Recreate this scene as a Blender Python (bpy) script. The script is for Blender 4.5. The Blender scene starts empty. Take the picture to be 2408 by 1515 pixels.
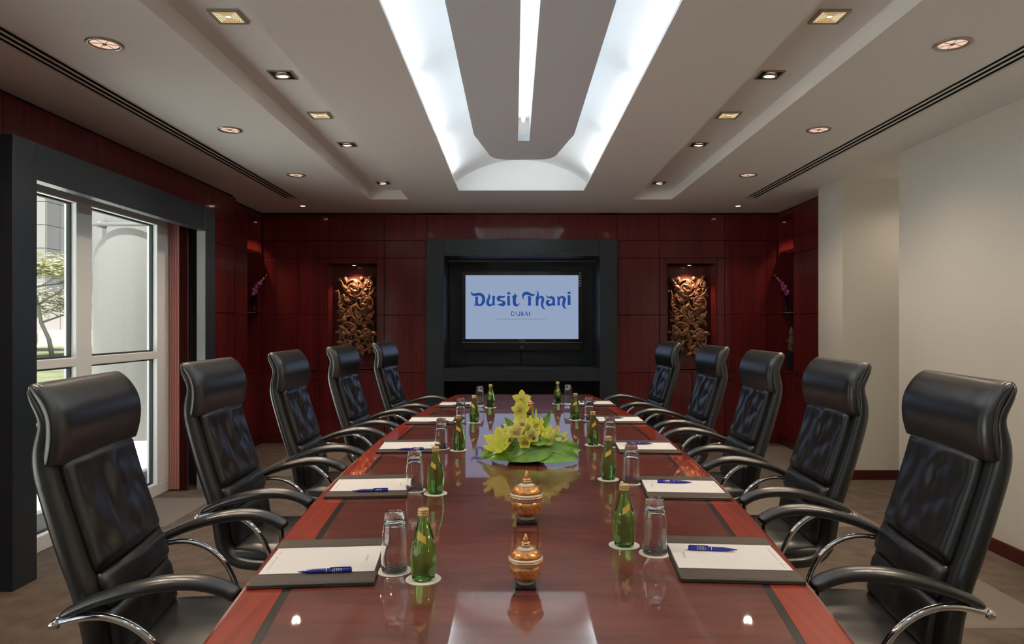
import bpy, bmesh, math, random
from mathutils import Vector, Matrix, noise
from mathutils.geometry import tessellate_polygon

random.seed(7)
PI = math.pi
scn = bpy.context.scene
COL = scn.collection

# ------------------------------------------------------------------ camera
cam_d = bpy.data.cameras.new('camera')
cam_d.sensor_width = 36.0
cam_d.lens = 36.0 * 1620.0 / 2408.0
cam_d.shift_x = -6.0 / 2408.0
cam_d.shift_y = 5.5 / 2408.0
cam_d.clip_start = 0.02
cam_d.clip_end = 500
cam = bpy.data.objects.new('camera', cam_d)
COL.objects.link(cam)
cam.location = (-0.066, 0.0, 1.41)
cam.rotation_euler = (PI / 2, 0, 0)
scn.camera = cam

# ------------------------------------------------------------------ world, sun, exposure
SKY_STRENGTH = 0.16
SUN_STRENGTH = 10.0
world = bpy.data.worlds.new('sky')
scn.world = world
world.use_nodes = True
wn = world.node_tree
wn.nodes.clear()
w_out = wn.nodes.new('ShaderNodeOutputWorld')
w_bg = wn.nodes.new('ShaderNodeBackground')
w_sky = wn.nodes.new('ShaderNodeTexSky')
w_sky.sky_type = 'NISHITA'
w_sky.sun_disc = False
w_sky.sun_elevation = math.radians(52)
w_sky.sun_rotation = math.radians(150)
w_sky.dust_density = 4.0
w_sky.air_density = 1.2
w_bg.inputs['Strength'].default_value = SKY_STRENGTH
wn.links.new(w_sky.outputs[0], w_bg.inputs[0])
wn.links.new(w_bg.outputs[0], w_out.inputs[0])

sun_d = bpy.data.lights.new('sun', 'SUN')
sun_d.energy = SUN_STRENGTH
sun_d.color = (1.0, 0.95, 0.88)
sun_d.angle = math.radians(1.5)
sun = bpy.data.objects.new('sun', sun_d)
COL.objects.link(sun)
sun.rotation_euler = Vector((-0.06, 0.60, -0.80)).to_track_quat('-Z', 'Y').to_euler()
sun.location = (0, 0, 30)

scn.view_settings.view_transform = 'Standard'
scn.view_settings.look = 'None'
scn.view_settings.gamma = 1.0
scn.view_settings.use_curve_mapping = False
scn.view_settings.exposure = 0.85
scn.cycles.use_denoising = True
scn.cycles.max_bounces = 10
scn.cycles.diffuse_bounces = 6
scn.cycles.glossy_bounces = 5
scn.cycles.transmission_bounces = 9
scn.cycles.transparent_max_bounces = 8
scn.cycles.caustics_reflective = False
scn.cycles.caustics_refractive = False
scn.cycles.sample_clamp_indirect = 6.0

TUBE_POWER = 18.0
DOWN_POWER = 27.0
SPOT_POWER = 26.0
NICHE_POWER = 10.0

# ------------------------------------------------------------------ materials
def new_mat(name):
    m = bpy.data.materials.new(name)
    m.use_nodes = True
    return m, m.node_tree, m.node_tree.nodes['Principled BSDF']

def setp(b, **k):
    names = dict(base='Base Color', rough='Roughness', metal='Metallic', ior='IOR', trans='Transmission Weight',
                 coat='Coat Weight', coat_rough='Coat Roughness', spec='Specular IOR Level', emis='Emission Color',
                 emis_s='Emission Strength', sheen='Sheen Weight', sss='Subsurface Weight', alpha='Alpha', aniso='Anisotropic')
    for a, v in k.items():
        if a in ('base', 'emis'):
            v = (v[0], v[1], v[2], 1)
        b.inputs[names[a]].default_value = v

def mat(name, base, rough=0.5, bump=None, var=None, **k):
    """bump=(scale,strength,dist); var=(scale, factor) mottles the base colour a little"""
    m, nt, b = new_mat(name)
    setp(b, base=base, rough=rough, **k)
    geo = None
    if bump or var:
        geo = nt.nodes.new('ShaderNodeTexCoord')
    if bump:
        n = nt.nodes.new('ShaderNodeTexNoise')
        n.inputs['Scale'].default_value = bump[0]
        n.inputs['Detail'].default_value = 4
        bp = nt.nodes.new('ShaderNodeBump')
        bp.inputs['Strength'].default_value = bump[1]
        bp.inputs['Distance'].default_value = bump[2]
        nt.links.new(geo.outputs['Object'], n.inputs['Vector'])
        nt.links.new(n.outputs['Fac'], bp.inputs['Height'])
        nt.links.new(bp.outputs[0], b.inputs['Normal'])
    if var:
        n = nt.nodes.new('ShaderNodeTexNoise')
        n.inputs['Scale'].default_value = var[0]
        n.inputs['Detail'].default_value = 5
        r = nt.nodes.new('ShaderNodeValToRGB')
        f = var[1]
        r.color_ramp.elements[0].position = 0.3
        r.color_ramp.elements[1].position = 0.7
        r.color_ramp.elements[0].color = (base[0] * (1 - f), base[1] * (1 - f), base[2] * (1 - f), 1)
        r.color_ramp.elements[1].color = (min(1, base[0] * (1 + f)), min(1, base[1] * (1 + f)), min(1, base[2] * (1 + f)), 1)
        nt.links.new(geo.outputs['Object'], n.inputs['Vector'])
        nt.links.new(n.outputs['Fac'], r.inputs[0])
        nt.links.new(r.outputs[0], b.inputs['Base Color'])
    return m

def wood(name, c1, c2, scale, rough, coat=0.0, coat_rough=0.05, detail=8, spec=0.5):
    """grain from world position; scale=(sx,sy,sz), small along the grain"""
    m, nt, b = new_mat(name)
    setp(b, rough=rough, coat=coat, coat_rough=coat_rough, spec=spec)
    g = nt.nodes.new('ShaderNodeNewGeometry')
    mp = nt.nodes.new('ShaderNodeMapping')
    mp.inputs['Scale'].default_value = scale
    n = nt.nodes.new('ShaderNodeTexNoise')
    n.inputs['Scale'].default_value = 1.0
    n.inputs['Detail'].default_value = detail
    n.inputs['Roughness'].default_value = 0.65
    n2 = nt.nodes.new('ShaderNodeTexNoise')
    n2.inputs['Scale'].default_value = 0.12
    n2.inputs['Detail'].default_value = 2
    mix = nt.nodes.new('ShaderNodeMath')
    mix.operation = 'MULTIPLY_ADD'
    mix.inputs[1].default_value = 0.55
    r = nt.nodes.new('ShaderNodeValToRGB')
    r.color_ramp.elements[0].position = 0.52
    r.color_ramp.elements[1].position = 0.95
    r.color_ramp.elements[0].color = (*c1, 1)
    r.color_ramp.elements[1].color = (*c2, 1)
    L = nt.links.new
    L(g.outputs['Position'], mp.inputs['Vector'])
    L(mp.outputs[0], n.inputs['Vector'])
    L(mp.outputs[0], n2.inputs['Vector'])
    L(n2.outputs['Fac'], mix.inputs[0])
    L(n.outputs['Fac'], mix.inputs[2])
    L(mix.outputs[0], r.inputs[0])
    L(r.outputs[0], b.inputs['Base Color'])
    return m

def emit(name, col, s):
    m, nt, b = new_mat(name)
    setp(b, base=(0, 0, 0), rough=0.6, emis=col, emis_s=s, spec=0.0)
    return m

M = {}
M['ceiling'] = mat('ceiling_paint', (0.89, 0.895, 0.89), 0.55, spec=0.3)
M['raft'] = mat('raft_paint', (0.80, 0.87, 0.97), 0.55, spec=0.3)
M['vault'] = mat('vault_paint', (0.9, 0.92, 0.92), 0.6, spec=0.2)
M['white_wall'] = mat('white_wall_paint', (0.72, 0.70, 0.64), 0.5, spec=0.35)
M['wood'] = wood('mahogany_panel', (0.070, 0.0060, 0.0075), (0.160, 0.017, 0.018), (90, 90, 2.2), 0.40, coat=0.6, coat_rough=0.09, spec=0.15)
M['wood_dark'] = mat('mahogany_shadow_gap', (0.020, 0.003, 0.003), 0.6)
M['baseboard'] = wood('mahogany_baseboard', (0.05, 0.006, 0.006), (0.09, 0.012, 0.011), (3, 3, 80), 0.35)
M['black_lacquer'] = mat('black_stained_wood', (0.022, 0.030, 0.040), 0.34, bump=(180, 0.05, 0.002), spec=0.5)
M['void'] = mat('dark_recess', (0.006, 0.006, 0.007), 0.8)
M['veneer'] = wood('table_veneer', (0.070, 0.0125, 0.0095), (0.185, 0.046, 0.034), (5, 26, 5), 0.32, coat=1.0, coat_rough=0.025, detail=9)
M['veneer'].node_tree.nodes['Principled BSDF'].inputs['Coat IOR'].default_value = 1.75
M['table_border'] = wood('table_border_veneer', (0.13, 0.011, 0.006), (0.40, 0.046, 0.020), (55, 1.6, 55), 0.30, coat=1.0, coat_rough=0.03)
M['inlay'] = mat('black_inlay', (0.02, 0.022, 0.022), 0.3, coat=1.0, coat_rough=0.05)
M['table_dark'] = wood('table_underside', (0.03, 0.006, 0.005), (0.06, 0.012, 0.01), (30, 30, 3), 0.5)
M['leather'] = mat('black_leather', (0.009, 0.0095, 0.011), 0.30, bump=(420, 0.22, 0.0012), spec=0.85, ior=1.55)
M['leather_smooth'] = mat('black_leather_smooth', (0.009, 0.010, 0.0115), 0.32, bump=(300, 0.08, 0.0008), spec=0.9, ior=1.6)
M['chrome'] = mat('chrome', (0.82, 0.82, 0.84), 0.08, metal=1.0)
M['dark_plastic'] = mat('black_plastic', (0.015, 0.015, 0.016), 0.42)
M['alu'] = mat('painted_aluminium', (0.74, 0.72, 0.69), 0.4)
M['trim_ring'] = mat('satin_nickel_trim', (0.45, 0.42, 0.37), 0.35, metal=0.6)
M['lamp_warm'] = emit('lamp_warm', (1.0, 0.72, 0.48), 9.0)
M['lamp_halogen'] = emit('lamp_halogen', (1.0, 0.66, 0.50), 0.52)
M['lamp_grille'] = emit('lamp_grille', (1.0, 0.80, 0.52), 1.2)
M['tube'] = emit('fluorescent_tube', (0.90, 0.97, 1.0), TUBE_POWER)
M['slot_tube'] = emit('slot_tube', (1.0, 1.0, 0.97), 1.6)
M['baffle'] = mat('brass_baffle', (0.80, 0.70, 0.50), 0.4)
M['reflector'] = mat('lamp_reflector', (0.75, 0.6, 0.5), 0.2, metal=0.8)
M['window_white'] = mat('white_window_frame', (0.86, 0.89, 0.89), 0.4)
M['gasket'] = mat('window_gasket', (0.03, 0.035, 0.035), 0.6)
M['lit_edge'] = mat('lit_board_edge', (0.24, 0.26, 0.25), 0.5)  # window light on the black board edge, put into this grey
M['screen'] = emit('tv_screen', (0.285, 0.365, 0.52), 0.55)
M['logo'] = emit('screen_lettering', (0.018, 0.065, 0.30), 0.55)
M['logo_pale'] = emit('screen_rule', (0.19, 0.26, 0.43), 0.55)
M['bezel'] = mat('glossy_tv_bezel', (0.008, 0.009, 0.014), 0.15)
M['speaker_cloth'] = mat('tv_speaker_bar', (0.014, 0.015, 0.018), 0.55)
M['silver'] = mat('silver_trim', (0.6, 0.6, 0.62), 0.25, metal=1.0)
M['pale_print'] = mat('pale_print', (0.45, 0.46, 0.48), 0.5)
M['carving'] = mat('carved_teak', (0.27, 0.132, 0.064), 0.36, var=(18, 0.3), spec=0.5)
M['carving_back'] = mat('carving_dark_ground', (0.035, 0.014, 0.008), 0.7)
M['paper'] = None
M['coaster'] = mat('white_coaster_card', (0.80, 0.78, 0.73), 0.7)
M['ink_blue'] = mat('blue_ink', (0.06, 0.08, 0.22), 0.6)
M['ink_grey'] = mat('grey_ink', (0.35, 0.36, 0.42), 0.6)
M['folder'] = mat('dark_brown_leather', (0.085, 0.072, 0.060), 0.38, bump=(350, 0.15, 0.0006))  # base lightened to carry the reflected sheen on the strips
M['folder_board'] = mat('black_folder_board', (0.022, 0.02, 0.02), 0.45)
M['pen'] = mat('blue_pen_plastic', (0.012, 0.018, 0.30), 0.2, coat=0.5)
M['pen_clip'] = mat('pen_silver', (0.6, 0.62, 0.75), 0.25, metal=0.7)
M['cap'] = mat('cream_gold_cap', (0.62, 0.47, 0.20), 0.35, metal=0.35)
M['label_gold'] = mat('gold_neck_label', (0.72, 0.50, 0.10), 0.4)
M['label_green'] = mat('pale_green_oval_print', (0.14, 0.34, 0.14), 0.4)
M['porcelain'] = mat('cream_porcelain', (0.68, 0.58, 0.47), 0.16, coat=0.6)
M['gilt'] = mat('gilded_enamel', (0.62, 0.28, 0.085), 0.24, metal=0.55, var=(120, 0.45), bump=(160, 0.35, 0.002))
M['gold'] = mat('gold_rim', (0.80, 0.46, 0.20), 0.22, metal=0.85)
def petal_mat(name, col, scale, f):
    m = mat(name, col, 0.5, var=(scale, f))
    nt = m.node_tree
    b = nt.nodes['Principled BSDF']
    tr = nt.nodes.new('ShaderNodeBsdfTranslucent'); tr.inputs[0].default_value = (*col, 1)
    mx = nt.nodes.new('ShaderNodeMixShader'); mx.inputs[0].default_value = .38
    nt.links.new(b.outputs[0], mx.inputs[1]); nt.links.new(tr.outputs[0], mx.inputs[2])
    nt.links.new(mx.outputs[0], nt.nodes['Material Output'].inputs[0])
    return m
M['petal'] = petal_mat('lime_petal', (0.90, 0.94, 0.22), 30, .06)
M['petal_pale'] = petal_mat('pale_yellow_petal', (0.93, 0.93, 0.46), 25, .05)
M['lip'] = mat('orchid_lip', (0.62, 0.34, 0.30), 0.5, var=(160, 0.5))
M['leaf'] = mat('glossy_green_leaf', (0.16, 0.36, 0.045), 0.26, var=(14, 0.35), spec=0.6)
M['leaf_dark'] = mat('dark_green_leaf', (0.04, 0.13, 0.02), 0.35, var=(20, 0.3))
M['leaf_vein'] = mat('pale_leaf_vein', (0.30, 0.45, 0.10), 0.4)
M['berry'] = mat('green_berry', (0.55, 0.62, 0.13), 0.35)
M['bowl_black'] = mat('black_low_bowl', (0.012, 0.012, 0.012), 0.3)
M['purple'] = mat('purple_orchid_petal', (0.58, 0.12, 0.44), 0.5, var=(40, 0.3))
M['bud'] = mat('cream_bud', (0.60, 0.55, 0.28), 0.5)
M['stone'] = mat('weathered_carved_stone', (0.11, 0.08, 0.06), 0.7, var=(40, 0.4), bump=(60, 0.4, 0.01))
M['grass'] = mat('lawn', (0.115, 0.12, 0.062), 0.9, var=(0.8, 0.35))
M['foliage'] = mat('tree_foliage', (0.46, 0.45, 0.27), 0.8, var=(3, 0.3))
M['bark'] = mat('tree_bark', (0.30, 0.27, 0.23), 0.9)
M['facade_grey'] = mat('grey_facade_panel', (0.15, 0.142, 0.145), 0.7)
M['facade_white'] = mat('white_facade_panel', (0.16, 0.16, 0.158), 0.6)
M['facade_joint'] = mat('facade_joint', (0.10, 0.10, 0.103), 0.7)
M['facade_pink'] = mat('pale_pink_render', (0.16, 0.142, 0.135), 0.8)
M['column'] = mat('white_column_render', (0.155, 0.15, 0.147), 0.7)
M['paving'] = mat('bounce_paving', (0.82, 0.81, 0.78), 0.85, var=(0.6, 0.05))  # pale tone put in to bounce sun up onto the ceiling
M['curtain'] = None

def glass(name, col, ior=1.45, rough=0.0):
    m, nt, b = new_mat(name)
    setp(b, base=col, rough=rough, trans=1.0, ior=ior)
    return m
M['tumbler'] = glass('clear_glass', (0.97, 0.98, 0.98), 1.46)
M['bottle'] = glass('green_bottle_glass', (0.34, 0.88, 0.22), 1.36)
M['vase'] = glass('clear_vase_glass', (0.95, 0.97, 0.95), 1.45)
M['shelf_glass'] = glass('glass_shelf', (0.80, 0.92, 0.88), 1.45)

def pane_mat():
    m = bpy.data.materials.new('window_pane_glass')
    m.use_nodes = True
    nt = m.node_tree
    nt.nodes.clear()
    o = nt.nodes.new('ShaderNodeOutputMaterial')
    mx = nt.nodes.new('ShaderNodeMixShader')
    t = nt.nodes.new('ShaderNodeBsdfTransparent')
    t.inputs[0].default_value = (0.93, 0.97, 0.95, 1)
    g = nt.nodes.new('ShaderNodeBsdfGlossy')
    g.inputs['Roughness'].default_value = 0.02
    lw_ = nt.nodes.new('ShaderNodeLayerWeight')
    pw = nt.nodes.new('ShaderNodeMath'); pw.operation = 'POWER'; pw.inputs[1].default_value = 5
    f = nt.nodes.new('ShaderNodeMath'); f.operation = 'MULTIPLY_ADD'; f.inputs[1].default_value = .85; f.inputs[2].default_value = .03
    nt.links.new(lw_.outputs['Facing'], pw.inputs[0])
    nt.links.new(pw.outputs[0], f.inputs[0])
    nt.links.new(f.outputs[0], mx.inputs[0])
    nt.links.new(t.outputs[0], mx.inputs[1])
    nt.links.new(g.outputs[0], mx.inputs[2])
    nt.links.new(mx.outputs[0], o.inputs[0])
    return m
M['pane'] = pane_mat()

def curtain_mat(name, c1, c2):
    m, nt, b = new_mat(name)
    setp(b, base=c1, rough=0.8)
    tr = nt.nodes.new('ShaderNodeBsdfTranslucent')
    tr.inputs[0].default_value = (*c2, 1)
    mx = nt.nodes.new('ShaderNodeMixShader')
    mx.inputs[0].default_value = 0.5
    o = nt.nodes['Material Output']
    nt.links.new(b.outputs[0], mx.inputs[1])
    nt.links.new(tr.outputs[0], mx.inputs[2])
    nt.links.new(mx.outputs[0], o.inputs[0])
    return m
M['curtain'] = curtain_mat('sunlit_sheer_curtain', (0.88, 0.48, 0.45), (0.97, 0.60, 0.56))  # sun on the curtain is put into this pink
M['curtain_shaded'] = curtain_mat('shaded_red_curtain', (0.16, 0.03, 0.03), (0.14, 0.02, 0.02))  # darker copy of the curtain colour for its shaded folds

def carpet_mat():
    m, nt, b = new_mat('carpet')
    setp(b, rough=0.95, spec=0.1)
    L = nt.links.new
    g = nt.nodes.new('ShaderNodeNewGeometry')
    def noise_n(scale, detail=3):
        n = nt.nodes.new('ShaderNodeTexNoise')
        n.inputs['Scale'].default_value = scale
        n.inputs['Detail'].default_value = detail
        L(g.outputs['Position'], n.inputs['Vector'])
        return n
    fine = noise_n(220, 2)
    mid = noise_n(9, 4)
    # pale ribbed tiles scattered among plain ones
    mp = nt.nodes.new('ShaderNodeMapping')
    mp.inputs['Scale'].default_value = (1.6, 1.25, 1.0)
    L(g.outputs['Position'], mp.inputs['Vector'])
    fl = nt.nodes.new('ShaderNodeVectorMath'); fl.operation = 'FLOOR'
    L(mp.outputs[0], fl.inputs[0])
    wn_ = nt.nodes.new('ShaderNodeTexWhiteNoise'); wn_.noise_dimensions = '2D'
    L(fl.outputs[0], wn_.inputs['Vector'])
    gt = nt.nodes.new('ShaderNodeMath'); gt.operation = 'GREATER_THAN'; gt.inputs[1].default_value = 0.72
    L(wn_.outputs['Value'], gt.inputs[0])
    wv = nt.nodes.new('ShaderNodeTexWave'); wv.inputs['Scale'].default_value = 26; wv.bands_direction = 'Y'
    L(g.outputs['Position'], wv.inputs['Vector'])
    wr = nt.nodes.new('ShaderNodeValToRGB')
    wr.color_ramp.elements[0].color = (0.155, 0.133, 0.11, 1)
    wr.color_ramp.elements[1].color = (0.26, 0.23, 0.19, 1)
    L(wv.outputs['Fac'], wr.inputs[0])
    r = nt.nodes.new('ShaderNodeValToRGB')
    r.color_ramp.elements[0].position = 0.35; r.color_ramp.elements[1].position = 0.66
    r.color_ramp.elements[0].color = (0.092, 0.070, 0.055, 1)
    r.color_ramp.elements[1].color = (0.175, 0.140, 0.113, 1)
    add = nt.nodes.new('ShaderNodeMath'); add.operation = 'MULTIPLY_ADD'; add.inputs[1].default_value = 0.5
    mul = nt.nodes.new('ShaderNodeMath'); mul.operation = 'MULTIPLY'; mul.inputs[1].default_value = 0.5
    L(mid.outputs['Fac'], mul.inputs[0])
    L(fine.outputs['Fac'], add.inputs[0]); L(mul.outputs[0], add.inputs[2])
    L(add.outputs[0], r.inputs[0])
    mx = nt.nodes.new('ShaderNodeMix'); mx.data_type = 'RGBA'
    L(gt.outputs[0], mx.inputs['Factor'])
    L(r.outputs[0], mx.inputs['A']); L(wr.outputs[0], mx.inputs['B'])
    L(mx.outputs['Result'], b.inputs['Base Color'])
    bp = nt.nodes.new('ShaderNodeBump'); bp.inputs['Strength'].default_value = 0.4; bp.inputs['Distance'].default_value = 0.004
    L(fine.outputs['Fac'], bp.inputs['Height']); L(bp.outputs[0], b.inputs['Normal'])
    return m
M['carpet'] = carpet_mat()

def paper_mat():
    m, nt, b = new_mat('ruled_paper')
    setp(b, rough=0.7)
    L = nt.links.new
    tc = nt.nodes.new('ShaderNodeTexCoord')
    sx = nt.nodes.new('ShaderNodeSeparateXYZ')
    L(tc.outputs['Object'], sx.inputs[0])
    fr = nt.nodes.new('ShaderNodeMath'); fr.operation = 'MULTIPLY'; fr.inputs[1].default_value = 1 / 0.008
    L(sx.outputs['X'], fr.inputs[0])
    fc = nt.nodes.new('ShaderNodeMath'); fc.operation = 'FRACT'
    L(fr.outputs[0], fc.inputs[0])
    lt = nt.nodes.new('ShaderNodeMath'); lt.operation = 'LESS_THAN'; lt.inputs[1].default_value = 0.10
    L(fc.outputs[0], lt.inputs[0])
    # ruling stops short of the header and the foot of the sheet
    a1 = nt.nodes.new('ShaderNodeMath'); a1.operation = 'LESS_THAN'; a1.inputs[1].default_value = 0.085
    a2 = nt.nodes.new('ShaderNodeMath'); a2.operation = 'GREATER_THAN'; a2.inputs[1].default_value = -0.115
    L(sx.outputs['X'], a1.inputs[0]); L(sx.outputs['X'], a2.inputs[0])
    m1 = nt.nodes.new('ShaderNodeMath'); m1.operation = 'MULTIPLY'
    m2 = nt.nodes.new('ShaderNodeMath'); m2.operation = 'MULTIPLY'
    L(a1.outputs[0], m1.inputs[0]); L(a2.outputs[0], m1.inputs[1])
    L(m1.outputs[0], m2.inputs[0]); L(lt.outputs[0], m2.inputs[1])
    mx = nt.nodes.new('ShaderNodeMix'); mx.data_type = 'RGBA'
    mx.inputs['A'].default_value = (0.72, 0.715, 0.71, 1)
    mx.inputs['B'].default_value = (0.60, 0.60, 0.62, 1)
    L(m2.outputs[0], mx.inputs['Factor'])
    L(mx.outputs['Result'], b.inputs['Base Color'])
    return m
M['paper'] = paper_mat()

# ------------------------------------------------------------------ mesh helpers
class MB:
    def __init__(self):
        self.v = []; self.f = []; self.sm = []
    def add(self, vs, fs, smooth=False):
        o = len(self.v)
        self.v += [tuple(p) for p in vs]
        self.f += [tuple(i + o for i in q) for q in fs]
        self.sm += [smooth] * len(fs)
        return self
    def box(self, x0, x1, y0, y1, z0, z1, b=0.0):
        if b <= 0:
            vs = [(x, y, z) for x in (x0, x1) for y in (y0, y1) for z in (z0, z1)]
            fs = [(0, 1, 3, 2), (4, 6, 7, 5), (0, 4, 5, 1), (2, 3, 7, 6), (0, 2, 6, 4), (1, 5, 7, 3)]
            return self.add(vs, fs)
        b = min(b, (x1 - x0) * .45, (y1 - y0) * .45, (z1 - z0) * .45)
        vs = []; idx = {}
        for i, sx in enumerate((-1, 1)):
            for j, sy in enumerate((-1, 1)):
                for k, sz in enumerate((-1, 1)):
                    X = (x0, x1)[i]; Y = (y0, y1)[j]; Z = (z0, z1)[k]
                    for ax in range(3):
                        p = [X - sx * b, Y - sy * b, Z - sz * b]
                        p[ax] = (X, Y, Z)[ax]
                        idx[(i, j, k, ax)] = len(vs); vs.append(p)
        fs = []
        q = [(0, 0), (1, 0), (1, 1), (0, 1)]
        for ax in range(3):
            for s in (0, 1):
                face = []
                for a_, b_ in q:
                    key = [0, 0, 0]; key[ax] = s; key[(ax + 1) % 3] = a_; key[(ax + 2) % 3] = b_
                    face.append(idx[(*key, ax)])
                fs.append(face if s else face[::-1])
        for ax in range(3):
            u, w = (ax + 1) % 3, (ax + 2) % 3
            for a_ in (0, 1):
                for b_ in (0, 1):
                    k0 = [0, 0, 0]; k0[u] = a_; k0[w] = b_
                    k1 = list(k0); k1[ax] = 1
                    face = [idx[(*k0, u)], idx[(*k1, u)], idx[(*k1, w)], idx[(*k0, w)]]
                    fs.append(face if a_ == b_ else face[::-1])
        for i in (0, 1):
            for j in (0, 1):
                for k in (0, 1):
                    face = [idx[(i, j, k, 0)], idx[(i, j, k, 1)], idx[(i, j, k, 2)]]
                    fs.append(face if (i + j + k) % 2 == 1 else face[::-1])
        return self.add(vs, fs)
    def lathe(self, prof, n=24, c=(0, 0, 0), closed=False, smooth=True, mat4=None):
        vs = []; fs = []
        for r, z in prof:
            for k in range(n):
                a = 2 * PI * k / n
                vs.append(Vector((r * math.cos(a), r * math.sin(a), z)))
        m = len(prof)
        for i in range(m - 1 + (1 if closed else 0)):
            i2 = (i + 1) % m
            for k in range(n):
                k2 = (k + 1) % n
                fs.append((i * n + k, i * n + k2, i2 * n + k2, i2 * n + k))
        if not closed:
            if prof[0][0] > 1e-6: fs.append(tuple(range(n))[::-1])
            if prof[-1][0] > 1e-6: fs.append(tuple((m - 1) * n + k for k in range(n)))
        if mat4 is not None: vs = [mat4 @ p for p in vs]
        vs = [(p[0] + c[0], p[1] + c[1], p[2] + c[2]) for p in vs]
        return self.add(vs, fs, smooth)
    def tube(self, pts, r, n=8, smooth=True, flat=None):
        """flat=(rs, rn): elliptical section, rn along the reference up"""
        P = [Vector(p) for p in pts]
        m = len(P)
        R = r if isinstance(r, (list, tuple)) else [r] * m
        vs = []; fs = []
        up = None
        for i in range(m):
            t = (P[min(i + 1, m - 1)] - P[max(i - 1, 0)])
            if t.length < 1e-9: t = Vector((0, 0, 1))
            t.normalize()
            if up is None:
                up = Vector((0, 0, 1)) if abs(t.z) < 0.9 else Vector((1, 0, 0))
            s = t.cross(up)
            if s.length < 1e-6: s = t.cross(Vector((0, 1, 0)))
            s.normalize()
            u = s.cross(t).normalized()
            up = u
            a, b = (1, 1) if flat is None else flat
            for k in range(n):
                an = 2 * PI * k / n
                vs.append(P[i] + s * (math.cos(an) * R[i] * a) + u * (math.sin(an) * R[i] * b))
        for i in range(m - 1):
            for k in range(n):
                k2 = (k + 1) % n
                fs.append((i * n + k, i * n + k2, (i + 1) * n + k2, (i + 1) * n + k))
        fs.append(tuple(range(n))[::-1])
        fs.append(tuple((m - 1) * n + k for k in range(n)))
        return self.add(vs, fs, smooth)
    def sheet(self, grid, smooth=True):
        a = len(grid); b = len(grid[0])
        vs = [p for row in grid for p in row]
        fs = [(i * b + j, i * b + j + 1, (i + 1) * b + j + 1, (i + 1) * b + j) for i in range(a - 1) for j in range(b - 1)]
        return self.add(vs, fs, smooth)
    def poly(self, pts, z=0.0, plane='XY'):
        tri = tessellate_polygon([[Vector((p[0], p[1], 0)) for p in pts]])
        if plane == 'XY':
            vs = [(p[0], p[1], z) for p in pts]
        else:
            vs = [(p[0], z, p[1]) for p in pts]
        return self.add(vs, [tuple(t) for t in tri])
    def sphere(self, c, r, n=8, sc=(1, 1, 1)):
        prof = [(r * math.sin(PI * i / n), -r * math.cos(PI * i / n)) for i in range(n + 1)]
        prof = [(max(a, 1e-4), b) for a, b in prof]
        return self.lathe(prof, n + 2, (0, 0, 0), mat4=Matrix.Translation(c) @ Matrix.Diagonal((*sc, 1)))
    def mesh(self, name, m=None, fix=False):
        me = bpy.data.meshes.new(name)
        me.from_pydata(self.v, [], self.f)
        me.update()
        me.polygons.foreach_set('use_smooth', self.sm)
        if fix:
            bm = bmesh.new(); bm.from_mesh(me)
            bmesh.ops.recalc_face_normals(bm, faces=bm.faces)
            bm.to_mesh(me); bm.free()
        if m is not None: me.materials.append(m)
        return me
    def build(self, name, m, parent=None, loc=None, rot=None, fix=True):
        return place(self.mesh(name, m, fix), name, parent, loc, rot)

def place(me, name, parent=None, loc=None, rot=None, scale=None):
    o = bpy.data.objects.new(name, me)
    COL.objects.link(o)
    if parent is not None: o.parent = parent
    if loc is not None: o.location = loc
    if rot is not None: o.rotation_euler = rot
    if scale is not None: o.scale = scale
    return o

def empty(name, loc=(0, 0, 0), rz=0.0):
    o = bpy.data.objects.new(name, None)
    o.empty_display_size = 0.1
    COL.objects.link(o)
    o.location = loc
    o.rotation_euler = (0, 0, rz)
    return o

def tag(o, label=None, cat=None, group=None, kind=None):
    if label: o['label'] = label
    if cat: o['category'] = cat
    if group: o['group'] = group
    if kind: o['kind'] = kind
    return o

def kids(o):
    return [c for c in bpy.data.objects if c.parent == o]

def copy_tree(o, cache, parent=None):
    c = o.copy()
    COL.objects.link(c)
    c.parent = parent
    for ch in cache.get(o, ()):
        copy_tree(ch, cache, c)
    return c

def child_cache():
    d = {}
    for o in bpy.data.objects:
        if o.parent is not None:
            d.setdefault(o.parent, []).append(o)
    return d

def catmull(pts, n=6):
    P = [Vector(p) for p in pts]
    out = []
    for i in range(len(P) - 1):
        p0 = P[max(i - 1, 0)]; p1 = P[i]; p2 = P[i + 1]; p3 = P[min(i + 2, len(P) - 1)]
        for k in range(n):
            t = k / n
            out.append(0.5 * ((2 * p1) + (p2 - p0) * t + (2 * p0 - 5 * p1 + 4 * p2 - p3) * t * t + (3 * p1 - p0 - 3 * p2 + p3) * t ** 3))
    out.append(P[-1])
    return out

def light(name, kind, loc, energy, color, parent=None, size=0.05, spot=None, target=None, blend=0.5):
    d = bpy.data.lights.new(name, kind)
    d.energy = energy
    d.color = color
    if kind == 'SPOT':
        d.spot_size = spot; d.spot_blend = blend; d.shadow_soft_size = size
    elif kind == 'POINT':
        d.shadow_soft_size = size
    o = bpy.data.objects.new(name, d)
    COL.objects.link(o)
    if parent is not None: o.parent = parent
    o.location = loc
    if target is not None:
        o.rotation_euler = (Vector(target) - Vector(loc)).to_track_quat('-Z', 'Y').to_euler()
    return o

ORD = {1: 'farthest from', 2: 'fourth from', 3: 'third from', 4: 'second from', 5: 'nearest'}
SIDE = {'L': 'window side', 'R': 'white-wall side'}

# ------------------------------------------------------------------ room numbers
ZC = 2.734            # ceiling
YB = 8.16             # back wall face
XWL = -2.94           # window wall face
XSL = -3.05           # panelled side walls near the corner
XWR = 2.905           # white wall face
Y0 = -2.2             # wall behind the camera
TZ = 0.75

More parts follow.
